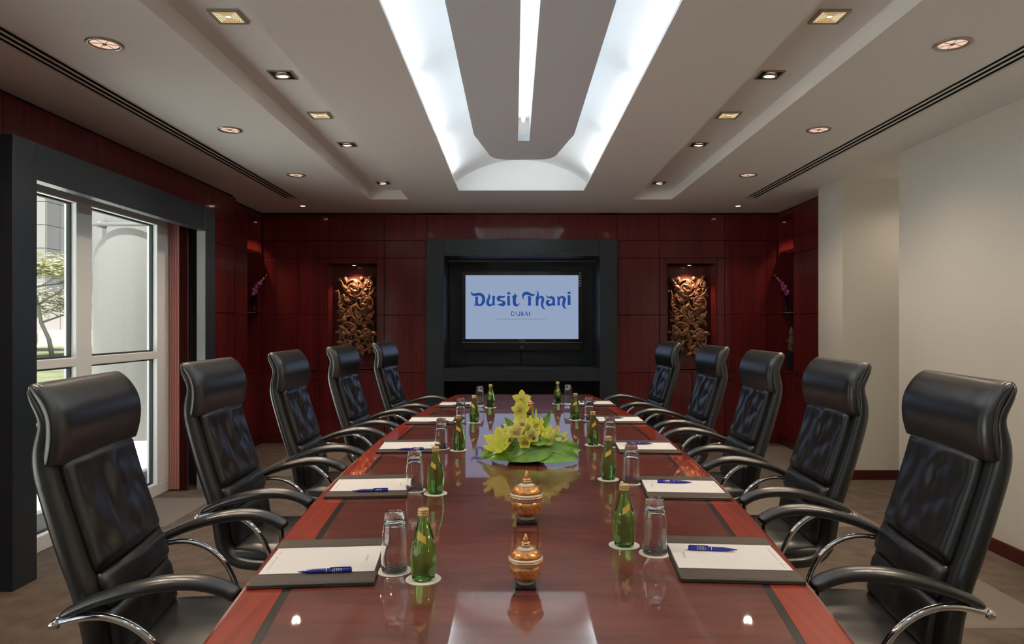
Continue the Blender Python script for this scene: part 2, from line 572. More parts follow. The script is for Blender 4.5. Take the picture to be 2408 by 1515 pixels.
# ------------------------------------------------------------------ floor
fl = MB().box(-3.6, 4.2, Y0 - .2, 9.3, -0.12, 0.0).build('floor', M['carpet'])
tag(fl, 'grey-brown carpet with scattered pale ribbed squares', kind='structure')

# ------------------------------------------------------------------ ceiling
RX0, RX1, RYE = 1.19, 1.60, 7.30      # lighting troughs
CVX, CVE = 0.62, 6.81                 # cove opening
DX0, DX1, DYE = 2.335, 2.475, 7.27    # air slots
holes = [(-CVX, CVX, -1.2, CVE)]
for s in (-1, 1):
    a, b = sorted((s * RX0, s * RX1)); holes.append((a, b, -1.6, RYE))
    a, b = sorted((s * DX0, s * DX1)); holes.append((a, b, -1.6, DYE))
xs = sorted({-3.6, 4.2} | {h[0] for h in holes} | {h[1] for h in holes})
ys = sorted({Y0 - .2, 9.3} | {h[2] for h in holes} | {h[3] for h in holes})
mb = MB()
TH = 0.02
for i in range(len(xs) - 1):
    run = None
    for j in range(len(ys) - 1):
        cx = (xs[i] + xs[i + 1]) / 2; cy = (ys[j] + ys[j + 1]) / 2
        hole = any(h[0] < cx < h[1] and h[2] < cy < h[3] for h in holes)
        if not hole:
            run = [ys[j], ys[j + 1]] if run is None else [run[0], ys[j + 1]]
        if (hole or j == len(ys) - 2) and run:
            mb.box(xs[i], xs[i + 1], run[0], run[1], ZC, ZC + TH); run = None
for s in (-1, 1):   # trough sides and tops
    a, b = sorted((s * RX0, s * RX1))
    T = ZC + 0.10
    mb.box(a - .02, a, -1.62, RYE + .02, ZC + TH, T + .02)
    mb.box(b, b + .02, -1.62, RYE + .02, ZC + TH, T + .02)
    mb.box(a, b, RYE, RYE + .02, ZC + TH, T + .02)
    mb.box(a, b, -1.62, RYE, T, T + .02)
mb.box(-3.6, 4.2, Y0 - .2, 9.3, 3.30, 3.42)  # unseen roof slab put in to block the sky above the ceiling
ceil = tag(mb.build('ceiling', M['ceiling']), 'white plaster ceiling with two long lighting troughs and a lit barrel cove', kind='structure')

# barrel vault of the cove
VR, VTOP = 1.068, 0.303
def vz(x): return ZC + VTOP - (VR - math.sqrt(VR * VR - x * x))
VXM = 0.735
nx = 28
mb = MB()
mb.sheet([[(-VXM + 2 * VXM * i / nx, y, vz(-VXM + 2 * VXM * i / nx)) for i in range(nx + 1)] for y in (-1.2, 1.5, 4.2, CVE)])
mb.build('cove_vault', M['vault'], ceil, fix=False)
mb = MB()
for y in (CVE + .004, -1.2):
    pts = [(-VXM + 2 * VXM * i / nx, vz(-VXM + 2 * VXM * i / nx) + .01) for i in range(nx + 1)]
    low = [(p[0], ZC) for p in pts]
    mb.sheet([[(p[0], y, p[1]) for p in pts], [(p[0], y, p[1]) for p in low]], smooth=False)
mb.build('cove_end_wall', M['vault'], ceil, fix=False)
# fluorescent tubes lying end to end on the cove ledges
tube_me = MB().tube([(0, -.56, 0), (0, .56, 0)], 0.013, 8).mesh('fluorescent_tube', M['tube'])
yy = -0.5
while yy < CVE - .3:
    for s in (-1, 1):
        place(tube_me, 'fluorescent_tube', ceil, (s * .672, yy, ZC + .036))
    yy += 1.26

# suspended raft with central light slot
def raft_hw(y):
    if y < 4.80: return 0.352
    if y < 4.92: return 0.352 - 0.016 * ((y - 4.80) / .12) ** 2
    if y < 5.42: return 0.336 - (y - 4.92) / .5 * 0.074
    t = (y - 5.42) / 0.14
    return 0.262 - 0.09 * (1 - math.sqrt(max(0, 1 - t * t))) - .03 * t
raft = empty('ceiling_raft', (0, 2.2, ZC + .006))
tag(raft, 'long grey suspended ceiling panel with chamfered end inside the lit cove', 'ceiling panel')
SLX, SLE = 0.041, 4.99
ysr = [-1.0, 0, 1, 2, 3, 4, 4.8, 4.83, 4.86, 4.89, 4.92, 4.99, 5.1, 5.25, 5.42, 5.45, 5.48, 5.51, 5.53, 5.545, 5.555, 5.56]
def slab(mb, fa, fb, ylist, z0, z1, ox=0, oy=0, oz=0):
    vs = []
    for y in ylist:
        a, b = fa(y), fb(y)
        vs += [(a + ox, y + oy, z0 + oz), (b + ox, y + oy, z0 + oz), (b + ox, y + oy, z1 + oz), (a + ox, y + oy, z1 + oz)]
    fs = []
    n = len(ylist)
    for i in range(n - 1):
        o = i * 4
        for k in range(4):
            k2 = (k + 1) % 4
            fs.append((o + k, o + 4 + k, o + 4 + k2, o + k2))
    fs.append((0, 1, 2, 3)); fs.append(tuple(4 * (n - 1) + k for k in (3, 2, 1, 0)))
    mb.add(vs, fs)
mb = MB()
slab(mb, lambda y: -raft_hw(y), lambda y: -SLX, [y for y in ysr if y <= SLE], 0, .05, 0, -2.2)
slab(mb, lambda y: SLX, lambda y: raft_hw(y), [y for y in ysr if y <= SLE], 0, .05, 0, -2.2)
slab(mb, lambda y: -raft_hw(y), lambda y: raft_hw(y), [y for y in ysr if y >= SLE], 0, .05, 0, -2.2)
mb.build('panel', M['raft'], raft)
mb = MB()
mb.box(-SLX - .012, -SLX, -3.2, SLE - 2.2, .05, .15)
mb.box(SLX, SLX + .012, -3.2, SLE - 2.2, .05, .15)
mb.box(-SLX - .012, SLX + .012, SLE - 2.2, SLE - 2.188, .05, .15)
mb.box(-SLX - .012, SLX + .012, -3.2, SLE - 2.188, .15, .158)
mb.build('slot_housing', M['vault'], raft)
MB().tube([(-.004, -3.1, .122), (-.004, SLE - 2.28, .122)], 0.013, 8).build('slot_tube', M['slot_tube'], raft)
for y in (-.5, 1.5, 2.9):
    for x in (-.2, .2):
        MB().tube([(x, y, .05), (x, y, .262)], .003, 6).build('hanger_rod', M['alu'], raft)

# ------------------------------------------------------------------ panelled walls
def panel(parent, plane, a0, a1, z0, z1, face, m=None, name='panel', g=.0022):
    mb = MB()
    a0, a1 = min(a0, a1), max(a0, a1)
    c = ((a0 + a1) / 2, (z0 + z1) / 2)
    ha, hz = (a1 - a0) / 2 - g, (z1 - z0) / 2 - g
    if plane == 'back':
        mb.box(-ha, ha, 0, .02, -hz, hz, .0025); loc = (c[0], face, c[1])
    elif plane == 'left':
        mb.box(-.02, 0, -ha, ha, -hz, hz, .0025); loc = (face, c[0], c[1])
    else:
        mb.box(0, .02, -ha, ha, -hz, hz, .0025); loc = (face, c[0], c[1])
    return mb.build(name, m or M['wood'], parent, loc)

knob_me = MB().lathe([(.006, 0), (.006, .012), (.016, .016), (.017, .026), (.012, .031), (.0001, .032)], 12).mesh('knob', M['dark_plastic'], True)
def knob(panel_o, plane, dx, dz):
    if plane == 'back':
        return place(knob_me, 'knob', panel_o, (dx, 0, dz), (PI / 2, 0, 0))
    if plane == 'left':
        return place(knob_me, 'knob', panel_o, (0, dx, dz), (0, PI / 2, 0))
    return place(knob_me, 'knob', panel_o, (0, dx, dz), (0, -PI / 2, 0))

Z1, Z2, Z3, Z4, Z5 = 2.402, 2.196, 1.521, 0.836, 0.10
ZT = 2.712
XC = 0.02
# --- back wall
mb = MB()
NXa, NXb, NZa, NZb = 1.713, 2.313, 0.885, 2.128       # carving niches, relative to XC
TXa, TZa = 1.125, 2.415                               # tv surround outer
bf = YB + .02
for s in (-1, 1):
    def X(a): return XC + s * a
    def bx(a, b, z0, z1, y0=bf, y1=bf + .1):
        p, q = sorted((X(a), X(b))); mb.box(p, q, y0, y1, z0, z1)
    bx(NXb, 3.42, 0, 3.3); bx(TXa - .2, NXa, 0, 3.3); bx(NXa, NXb, 0, NZa); bx(NXa, NXb, NZb, 3.3)
    # niche box
    bx(NXa - .02, NXa, NZa, NZb, bf, bf + .26); bx(NXb, NXb + .02, NZa, NZb, bf, bf + .26)
    bx(NXa, NXb, NZb, NZb + .02, bf, bf + .26)
mb.box(XC - TXa, XC + TXa, bf, bf + .1, 2.225, 3.3)
wall_back = tag(mb.build('wall_back', M['wood_dark']), 'dark red mahogany panelled back wall with cupboards and two niches', kind='structure')
for s in (-1, 1):
    def P(a, b, z0, z1, **k): return panel(wall_back, 'back', XC + s * a, XC + s * b, z0, z1, YB, **k)
    cols = [(1.125, 1.63), (1.63, 2.405), (2.405, 2.96), (2.96, 3.08)]
    for a, b in cols:
        P(a, b, Z1, ZT)
        P(a, b, Z2, Z1)
    P(1.125, 1.63, Z3, Z2); P(1.125, 1.63, Z4, Z3)
    P(2.405, 2.91, Z3, Z2)
    u = P(2.405, 2.91, Z4, Z3); knob(u, 'back', -s * .20, -.297)
    P(2.91, 3.08, Z3, Z2); P(2.91, 3.08, Z4, Z3); P(2.91, 3.08, Z5, Z4)
    d = P(2.405, 2.91, Z5, Z4); knob(d, 'back', -s * .20, .30)
    d = P(1.125, 1.63, Z5, Z4); knob(d, 'back', s * .20, .30)
    P(1.63, 1.713, Z3, Z2); P(1.63, 1.713, Z4, Z3)
    P(2.313, 2.405, Z3, Z2); P(2.313, 2.405, Z4, Z3)
    P(1.713, 2.313, NZb, Z2); P(1.713, 2.313, Z4, NZa)
    P(1.63, 2.018, Z5, Z4); P(2.018, 2.405, Z5, Z4)
    nb = MB().box(-.30, .30, 0, .012, -(NZb - NZa) / 2, (NZb - NZa) / 2).build('niche_back', M['wood'], wall_back, (XC + s * 2.013, bf + .25, (NZa + NZb) / 2))
    MB().box(-.30, .30, -.02, .25, 0, .02).build('niche_sill', M['wood'], wall_back, (XC + s * 2.013, bf, NZa - .02 + .001))
    for q in (1.713, 2.313):
        o = .0 if q < 2 else -.012
        MB().box(0, .012, 0, .25, 0, NZb - NZa).build('niche_side', M['wood'], wall_back, (XC + s * q + (0 if (s > 0) == (q < 2) else -.012), bf, NZa))
panel(wall_back, 'back', XC - 1.125, XC + 1.125, 2.402, ZT, YB)
MB().box(-3.08, 3.08, YB + .004, YB + .02, 0, Z5).build('plinth', M['baseboard'], wall_back)

# --- side walls with glass-shelved corner niches
NY0, NY1, NZ0, NZ1 = 7.70, 8.13, 0.875, 2.66
def corner_wall(s, name, label, ystart):
    xf = s * 3.05
    mb = MB()
    def bx(x0, x1, y0, y1, z0, z1):
        a, b = sorted((s * x0, s * x1)); mb.box(a, b, y0, y1, z0, z1)
    bx(3.07, 3.42, ystart, NY0 - .012, 0, 3.3)
    bx(3.07, 3.42, NY0 - .012, YB + .1, 0, NZ0 - .02)
    bx(3.07, 3.42, NY0 - .012, YB + .1, NZ1 + .02, 3.3)
    bx(3.40, 3.44, NY0 - .012, YB + .1, NZ0 - .02, NZ1 + .02)
    w = mb.build(name, M['wood_dark'])
    tag(w, label, kind='structure')
    pl = 'left' if s < 0 else 'right'
    yj = 7.40
    for z0, z1 in ((Z5, Z4), (Z4, Z3), (Z3, Z2), (Z2, Z1), (Z1, ZT)):
        p = panel(w, pl, max(ystart, 7.0) + .001, NY0, z0, z1, xf)
        if z1 == Z4: knob(p, pl, .24, .30)
        if z0 == Z4: knob(p, pl, .24, -.29)
    p = panel(w, pl, NY0, YB, Z5, NZ0 - .02, xf); knob(p, pl, -.15, .33)
    panel(w, pl, NY0, YB, NZ1, ZT, xf)
    def part(n, x0, x1, y0, y1, z0, z1, m=M['wood']):
        a, b = sorted((s * x0, s * x1)); return MB().box(a, b, y0, y1, z0, z1).build(n, m, w)
    part('niche_back', 3.385, 3.40, NY0, NY1 + .02, NZ0, NZ1)
    part('niche_side', 3.055, 3.385, NY0 - .012, NY0, NZ0, NZ1)
    part('niche_side', 3.055, 3.385, NY1, NY1 + .012, NZ0, NZ1)
    part('niche_sill', 3.045, 3.385, NY0, NY1, NZ0 - .02, NZ0)
    part('niche_top', 3.055, 3.385, NY0, NY1, NZ1, NZ1 + .018)
    part('plinth', 3.055, 3.07, max(ystart, 7.0), YB, 0, Z5, M['baseboard'])
    return w
wall_cl = corner_wall(-1, 'wall_corner_left', 'mahogany side wall with shelved niche beside the window', 7.08)
wall_cr = corner_wall(1, 'wall_corner_right', 'mahogany side wall with shelved niche beside the white pillar', 6.752)

# --- window wall
WY0, WY1, WZ1 = 3.70, 5.87, 2.45
mb = MB()
def lw(y0, y1, z0, z1): mb.box(-3.09, XWL - .02, y0, y1, z0, z1)
W2a, W2b = -1.2, 1.9
lw(Y0, W2a, 0, 3.3); lw(W2a, W2b, WZ1, 3.3); lw(W2b, WY0, 0, 3.3); lw(WY0, WY1, WZ1, 3.3); lw(WY1, 7.08, 0, 3.3)
wall_left = tag(mb.build('wall_left', M['wood_dark']), 'mahogany panelled window wall', kind='structure')
jl = [-2.2, -1.35, -.48, .39, 1.26, 2.13, 3.0, 3.87, 4.74, 5.61, 6.475, 7.08]
for a, b in zip(jl[:-1], jl[1:]):
    panel(wall_left, 'left', a, b, 2.43, ZT, XWL)
    if b <= W2a or (a >= 1.9 and b < 3.9) or a > 6:
        for z0, z1 in ((Z5, Z4), (Z4, Z3), (Z3, Z2), (Z2, 2.43)):
            panel(wall_left, 'left', a, b, z0, z1, XWL)
for a, b in ((5.88, 6.475), (1.92, 2.13)):
    for z0, z1 in ((Z5, Z4), (Z4, Z3), (Z3, Z2), (Z2, 2.43)):
        panel(wall_left, 'left', a, b, z0, z1, XWL)
MB().box(-.02, 0, 7.062, 7.08, 0, ZT).build('end_strip', M['wood'], wall_left, (XWL, 0, 0))
MB().box(-3.07, XWL, 7.08, 7.10, 0, ZT).build('return_panel', M['wood'], wall_left)
MB().box(XWL - .02, XWL - .004, 5.88, 7.08, 0, Z5).build('plinth', M['baseboard'], wall_left)

# --- white wall side
mb = MB()
mb.box(XWR, XWR + .2, Y0, 5.324, 0, 3.3)
mb.box(XWR + .2, 4.0, 5.20, 5.324, 0, 3.3)
mb.box(3.95, 4.1, 5.324, 6.255, 0, 3.3)
tag(mb.build('wall_right', M['white_wall']), 'warm white plaster wall opposite the window', kind='structure')
tag(MB().box(2.912, 4.1, 6.255, 6.752, 0, 3.3).build('wall_pillar_right', M['white_wall']), 'warm white plastered pillar beside the mahogany corner', kind='structure')
mb = MB()
mb.box(XWR - .014, XWR, Y0, 5.338, 0, .088, .003)
tag(mb.build('baseboard_right', M['baseboard']), 'dark red wooden skirting along the white wall', kind='structure')
mb = MB()
mb.box(2.898, 2.912, 6.241, 6.752, 0, .088, .003); mb.box(2.898, 3.95, 6.241, 6.255, 0, .088, .003)
tag(mb.build('baseboard_pillar_right', M['baseboard']), 'dark red wooden skirting round the white pillar', kind='structure')
tag(MB().box(-3.4, 4.2, Y0 - .15, Y0, 0, 3.3).build('wall_front', M['white_wall']), 'warm white plaster wall at the near end of the room', kind='structure')

# ------------------------------------------------------------------ windows
def window(name, label, ya, yb, mull):
    w = empty(name, (0, 0, 0)); tag(w, label, kind='structure')
    Xi, Xg, Xo = -3.0, -3.050, -3.085
    MB().box(Xo, Xi, ya, yb, 0, .10, .004).build('sill', M['window_white'], w)
    MB().box(Xo, Xi, ya, yb, 2.226, 2.45, .004).build('head', M['window_white'], w)
    posts = [(ya, ya + .12)] + mull + [(yb - .212, yb)]
    for a, b in posts:
        MB().box(Xo, Xi, a, b, .10, 2.226, .004).build('mullion', M['window_white'], w)
    bays = [(posts[i][1], posts[i + 1][0]) for i in range(len(posts) - 1)]
    for a, b in bays:
        MB().box(Xo, Xi, a, b, 1.128, 1.188, .004).build('transom', M['window_white'], w)
        for z0, z1 in ((.10, 1.128), (1.188, 2.226)):
            g = MB()
            t = .012
            g.box(Xg - .012, Xg + .012, a, a + t, z0, z1); g.box(Xg - .012, Xg + .012, b - t, b, z0, z1)
            g.box(Xg - .012, Xg + .012, a + t, b - t, z0, z0 + t); g.box(Xg - .012, Xg + .012, a + t, b - t, z1 - t, z1)
            g.build('gasket', M['gasket'], w)
            MB().box(Xg - .003, Xg + .003, a + t, b - t, z0 + t, z1 - t).build('pane', M['pane'], w)
    MB().box(-3.085, XWL - .02, ya, yb, 2.45, 2.47).build('reveal', M['window_white'], w)
    return w
window('window_1', 'white framed floor to ceiling window with a transom and two bays', WY0, WY1, [(4.615, 4.785)])
window('added_window_2', 'white framed window added out of view at the near end for daylight', W2a, W2b, [(-.2, -.03), (.9, 1.07)])  # unseen window added to bring daylight to the ceiling

# black box surround standing in front of the window wall
ws = empty('window_surround', (-2.71, 4.85, 0))
tag(ws, 'tall black wooden surround framing the window', 'surround')
def wsb(n, x0, x1, y0, y1, z0, z1, m=M['black_lacquer'], b=.002):
    return MB().box(x0 + 2.71, x1 + 2.71, y0 - 4.85, y1 - 4.85, z0, z1, b).build(n, m, ws)
wsb('post', -2.783, -2.71, 3.63, 3.815, 0, 2.415)
wsb('post', -2.783, -2.71, 5.894, 6.078, 0, 2.415)
wsb('head', -2.783, -2.71, 3.817, 5.892, 2.21, 2.415)
wsb('return_board', -2.939, -2.784, 6.056, 6.078, 0, 2.415)
wsb('return_board', -2.939, -2.784, 3.68, 3.70, 0, 2.415)
wsb('top_board', -2.939, -2.784, 3.72, 6.056, 2.395, 2.415)
wsb('lit_edge_strip', -2.783, -2.7105, 5.888, 5.8935, 0, 2.209, M['lit_edge'], .001)  # board edge with its window light painted on as a grey strip
# curtain bunched at the far jamb
cu = empty('curtain', (-2.92, 5.885, 0))
tag(cu, 'sheer red curtain drawn back beside the window, coloured sunlit pink and shaded dark red', 'curtain')
def cfun(x0, x1, yc, amp, n, zz, seed):
    row = []
    for i in range(n * 8 + 1):
        t = i / (n * 8)
        row.append((x0 + (x1 - x0) * t, yc + amp * math.sin(t * n * 2 * PI + seed), zz))
    return row
zs = [0.012, .3, .8, 1.3, 1.8, 2.36]
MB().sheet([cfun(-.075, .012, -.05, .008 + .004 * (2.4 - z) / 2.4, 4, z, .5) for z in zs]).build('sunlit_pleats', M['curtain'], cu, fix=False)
MB().sheet([cfun(.012, .085, -.035, .016 + .006 * (2.4 - z) / 2.4, 5, z, .2) for z in zs]).build('folded_pleats', M['curtain_shaded'], cu, fix=False)
MB().box(-.075, .1, -.075, .02, 2.36, 2.38).build('track', M['dark_plastic'], cu)

# ------------------------------------------------------------------ tv surround and television
SF = 8.10
ts = empty('tv_surround', (XC, SF, 0))
tag(ts, 'large black wooden surround with a deep recess holding the television', 'surround')
def tsb(n, x0, x1, y0, y1, z0, z1, m=M['black_lacquer'], b=.002):
    return MB().box(x0, x1, y0 - SF, y1 - SF, z0, z1, b).build(n, m, ts)
IN = 0.917
BK = 8.90
tsb('post', -1.125, -IN, SF, YB - .001, 0, 2.415); tsb('post', IN, 1.125, SF, YB - .001, 0, 2.415)
tsb('head', -IN + .001, IN - .001, SF, YB - .001, 2.215, 2.415)
tsb('shelf_beam', -IN + .001, IN - .001, SF, SF + .09, .74, .89)
tsb('shelf', -IN + .001, IN - .001, SF + .091, BK, .865, .889)
tsb('side_panel', -IN - .02, -IN, YB, BK, 0, 2.24); tsb('side_panel', IN, IN + .02, YB, BK, 0, 2.24)
tsb('recess_top', -IN, IN, YB, BK, 2.222, 2.24)
for a, b in ((-IN, -.003), (.003, IN)):
    tsb('back_panel', a, b, BK, BK + .02, .89, 2.222)
tsb('sky_block_sheet', -IN - .02, IN + .02, BK + .021, BK + .05, 0, 2.3, M['void'])  # dark sheet added to keep sky from showing between the back panels
tsb('lower_back', -IN, IN, BK - .3, BK - .28, 0, .864, M['void'])
tr = MB().box(-.88, .88, .12, .135, 2.16, 2.172).build('screen_rail', M['dark_plastic'], ts)
mb = MB().tube([(-.03, .12, 2.16), (-.03, .12, 2.135), (.06, .12, 2.135), (.06, .12, 2.16)], .004, 6)
mb.build('pull_loop', M['dark_plastic'], ts)

YT = 8.745
def tvx(px): return (px - 1210) * YT / 1620 - .066
def tvz(py): return 1.41 - (py - 763) * YT / 1620
tcx = (tvx(1086) + tvx(1370)) / 2
tv = empty('television', (tcx, YT, tvz(825)))
tag(tv, 'flat screen television with a blue-grey logo on screen and a speaker bar', 'television')
bz = tvz(825)
def tvb(n, px0, px1, py0, py1, y0, y1, m, b=.002, par=tv):
    return MB().box(tvx(px0) - tcx, tvx(px1) - tcx, y0, y1, tvz(py1) - bz, tvz(py0) - bz, b).build(n, m, par)
tvb('cabinet', 1090, 1366, 642, 822, .02, .115, M['speaker_cloth'], .01)
tvb('bezel', 1086, 1094.6, 638.3, 806, 0, .03, M['bezel'])
tvb('bezel', 1360.2, 1370, 638.3, 806, 0, .03, M['bezel'])
tvb('bezel', 1094.6, 1360.2, 638.3, 647.4, 0, .03, M['bezel'])
tvb('bezel', 1094.6, 1360.2, 797.6, 806, 0, .03, M['bezel'])
screen = tvb('screen', 1094.6, 1360.2, 647.4, 797.6, .006, .02, M['screen'], 0)
tvb('trim_line', 1086, 1370, 805.6, 806.6, -.002, .02, M['silver'], 0)
bar = tvb('speaker_bar', 1087, 1369, 807.2, 825, .004, .06, M['speaker_cloth'], .006)
mb = MB()
for a in (0,):
    ring = [(.0125, -.002), (.021, -.002), (.021, .006), (.0125, .006)]
    mb.lathe(ring, 28, (0, 0, 0), closed=True, mat4=Matrix.Translation((tvx(1228.4) - tcx, .003, tvz(817) - bz)) @ Matrix.Rotation(PI / 2, 4, 'X'))
mb.build('power_ring', M['silver'], bar)
MB().lathe([(.0115, 0), (.0115, .004), (.0001, .004)], 20, mat4=Matrix.Translation((tvx(1228.4) - tcx, .004, tvz(817) - bz)) @ Matrix.Rotation(PI / 2, 4, 'X')).build('power_button', M['bezel'], bar)

def chaikin(p, w=.2):
    out = []
    n = len(p)
    for i in range(n):
        a, b = p[i], p[(i + 1) % n]
        out.append((a[0] * (1 - w) + b[0] * w, a[1] * (1 - w) + b[1] * w))
        out.append((a[0] * w + b[0] * (1 - w), a[1] * w + b[1] * (1 - w)))
    return out
def ell(cx, cy, rx, ry, n=20): return [(cx + rx * math.cos(2 * PI * i / n), cy + ry * math.sin(2 * PI * i / n)) for i in range(n)]
G1 = [  # first word, in units of 1/18.52 screen unit, origin (1100,676)
 [(150,165),(165,215),(200,250),(260,262),(340,258),(430,240),(520,232),(600,250),(670,300),(725,370),(755,450),(762,540),(745,640),(700,720),(640,780),(580,812),(520,818),(450,808),(380,795),(320,795),(275,812),(300,760),(320,690),(330,600),(328,500),(318,405),(380,402),(462,398),(445,470),(440,560),(445,640),(458,700),(480,735),(510,745),(545,725),(585,680),(612,620),(625,550),(620,480),(595,410),(550,370),(490,355),(420,362),(340,378),(270,380),(210,360),(160,315),(130,260),(130,205)],
 [(895,245),(940,290),(970,340),(980,400),(970,470),(945,540),(928,610),(926,680),(945,725),(985,748),(1030,735),(1060,690),(1076,620),(1078,540),(1072,450),(1062,375),(1125,375),(1190,375),(1180,470),(1172,570),(1175,680),(1192,800),(1150,780),(1110,768),(1060,795),(1000,822),(930,828),(870,805),(825,755),(800,690),(802,620),(825,540),(865,460),(900,380),(910,310)],
 [(1618,350),(1622,400),(1600,440),(1560,462),(1500,460),(1440,462),(1405,480),(1400,510),(1420,540),(1470,560),(1540,568),(1600,595),(1640,640),(1652,690),(1635,755),(1590,805),(1530,828),(1460,818),(1390,785),(1330,770),(1260,805),(1300,755),(1350,720),(1420,710),(1490,700),(1515,665),(1500,630),(1460,612),(1380,605),(1310,585),(1270,545),(1258,500),(1270,440),(1310,390),(1370,368),(1440,365),(1510,380),(1570,390),(1595,375)],
 ell(1785,260,72,52),
 [(1710,375),(1775,360),(1838,370),(1832,480),(1835,620),(1860,795),(1715,792),(1725,650),(1722,500)],
 [(2070,220),(2080,290),(2110,350),(2185,378),(2130,395),(2110,440),(2098,530),(2092,620),(2100,690),(2130,740),(2170,745),(2220,705),(2280,685),(2235,750),(2200,805),(2150,835),(2080,832),(2015,800),(1975,740),(1955,660),(1958,560),(1955,450),(1925,378),(1990,360),(2040,310)]]
G2 = [  # second word, origin (1220,676)
 [(235,525),(190,495),(150,430),(135,360),(160,280),(220,215),(300,185),(380,188),(460,220),(540,265),(600,300),(650,305),(690,290),(715,280),(690,335),(650,378),(590,390),(530,378),(470,350),(400,328),(320,325),(250,345),(215,395),(208,450)],
 [(388,360),(460,380),(540,410),(532,520),(528,640),(540,800),(392,798),(410,660),(408,520)],
 [(770,135),(830,175),(870,240),(878,320),(858,425),(910,385),(970,368),(1040,382),(1090,430),(1112,500),(1105,580),(1080,660),(1062,740),(1070,820),(1100,890),(1150,935),(1200,938),(1150,960),(1080,945),(1020,900),(980,830),(962,750),(965,660),(985,580),(998,510),(985,470),(945,455),(900,475),(868,520),(855,600),(855,700),(858,805),(735,805),(742,680),(735,560),(735,480),(760,400),(795,310),(805,240)],
 [(1212,305),(1230,365),(1270,402),(1330,402),(1410,382),(1480,392),(1540,430),(1570,490),(1580,580),(1580,700),(1598,798),(1465,795),(1450,772),(1400,810),(1320,828),(1250,805),(1195,745),(1170,680),(1180,610),(1225,555),(1290,538),(1350,560),(1380,590),(1335,592),(1302,625),(1305,680),(1345,720),(1390,722),(1440,685),(1468,630),(1468,570),(1440,515),(1390,480),(1320,475),(1250,455),(1208,410),(1195,355)],
 [(1665,380),(1740,418),(1800,395),(1880,378),(1960,385),(2020,425),(2055,500),(2050,570),(2025,650),(2000,730),(1998,800),(2020,860),(2055,900),(2095,905),(2050,930),(1985,920),(1930,870),(1895,800),(1885,720),(1900,640),(1918,560),(1910,490),(1880,455),(1835,462),(1795,510),(1778,590),(1782,680),(1798,790),(1675,790),(1688,680),(1688,540),(1680,450)],
 ell(2192,238,72,54),
 [(2118,345),(2190,330),(2252,350),(2252,480),(2250,620),(2265,768),(2125,768),(2135,630),(2132,480)]]
def stroke(pts, w):
    P = [Vector((p[0], p[1])) for p in pts]
    a, b = [], []
    for i, p in enumerate(P):
        t = (P[min(i + 1, len(P) - 1)] - P[max(i - 1, 0)]).normalized()
        n = Vector((-t.y, t.x)) * w / 2
        a.append(p + n); b.append(p - n)
    return [tuple(q) for q in a] + [tuple(q) for q in reversed(b)]
G3 = [stroke([(800,165),(800,348)],30), stroke([(800,174),(870,176),(930,205),(955,260),(930,315),(870,341),(800,341)],22),
      stroke([(1018,165),(1018,270),(1035,322),(1080,343),(1130,322),(1148,280)],26), stroke([(1150,165),(1150,348)],30),
      stroke([(1232,165),(1232,348)],30), stroke([(1232,174),(1290,180),(1312,210),(1290,245),(1240,255)],20), stroke([(1240,258),(1310,270),(1330,300),(1305,335),(1232,342)],22),
      stroke([(1370,348),(1437,165)],20), stroke([(1437,165),(1500,348)],34), stroke([(1395,285),(1475,285)],14), stroke([(1573,165),(1573,350)],36)]
def to_px(g, ox, oy): return [(ox + p[0] / 18.523, oy + p[1] / 18.523) for p in g]
WORD = [to_px(chaikin(g), 1100, 676) for g in G1] + [to_px(chaikin(g), 1220, 676) for g in G2]
CITY = [to_px(g, 1160, 724) for g in G3]
mb = MB()
for k, g in enumerate(WORD + CITY):
    mb.poly([(tvx(p[0]) - tcx, tvz(p[1]) - bz) for p in g], .0050 - .0001 * (k % 3), 'XZ')
mb.build('lettering', M['logo'], screen, fix=False)
MB().poly([(tvx(a) - tcx, tvz(b) - bz) for a, b in ((1165, 750), (1284.5, 750), (1284.5, 751.5), (1165, 751.5))], .005, 'XZ').build('underline', M['logo_pale'], screen, fix=False)
# maker's word on the bezel: seven tiny block letters
mb = MB()
LET = {'S': [[(1,0),(0,0),(0,1),(1,1),(1,2),(0,2)]], 'A': [[(0,2),(.5,0),(1,2)],[(.2,1.3),(.8,1.3)]], 'M': [[(0,2),(0,0),(.5,1.4),(1,0),(1,2)]],
       'U': [[(0,0),(0,2),(1,2),(1,0)]], 'N': [[(0,2),(0,0),(1,2),(1,0)]], 'G': [[(1,0),(0,0),(0,2),(1,2),(1,1),(.5,1)]]}
for i, ch in enumerate('SAMSUNG'):
    for st in LET[ch]:
        for a, b in zip(st[:-1], st[1:]):
            q = [(1220.3 + i * 2.3 + p[0] * 1.5, 800.3 + p[1] * 1.3) for p in (a, b)]
            mb.poly([(tvx(p[0]) - tcx, tvz(p[1]) - bz) for p in stroke(q, .42)], -.0012, 'XZ')
mb.build('maker_name', M['pale_print'], tv, fix=False)
cols_ = ['pale_print'] * 6
for i in range(6):
    y0 = 640.5 + i * 6.1
    tvb('sticker', 1361, 1366.6, y0, y0 + 3.4, -.0015, .001, M['pale_print'], 0)

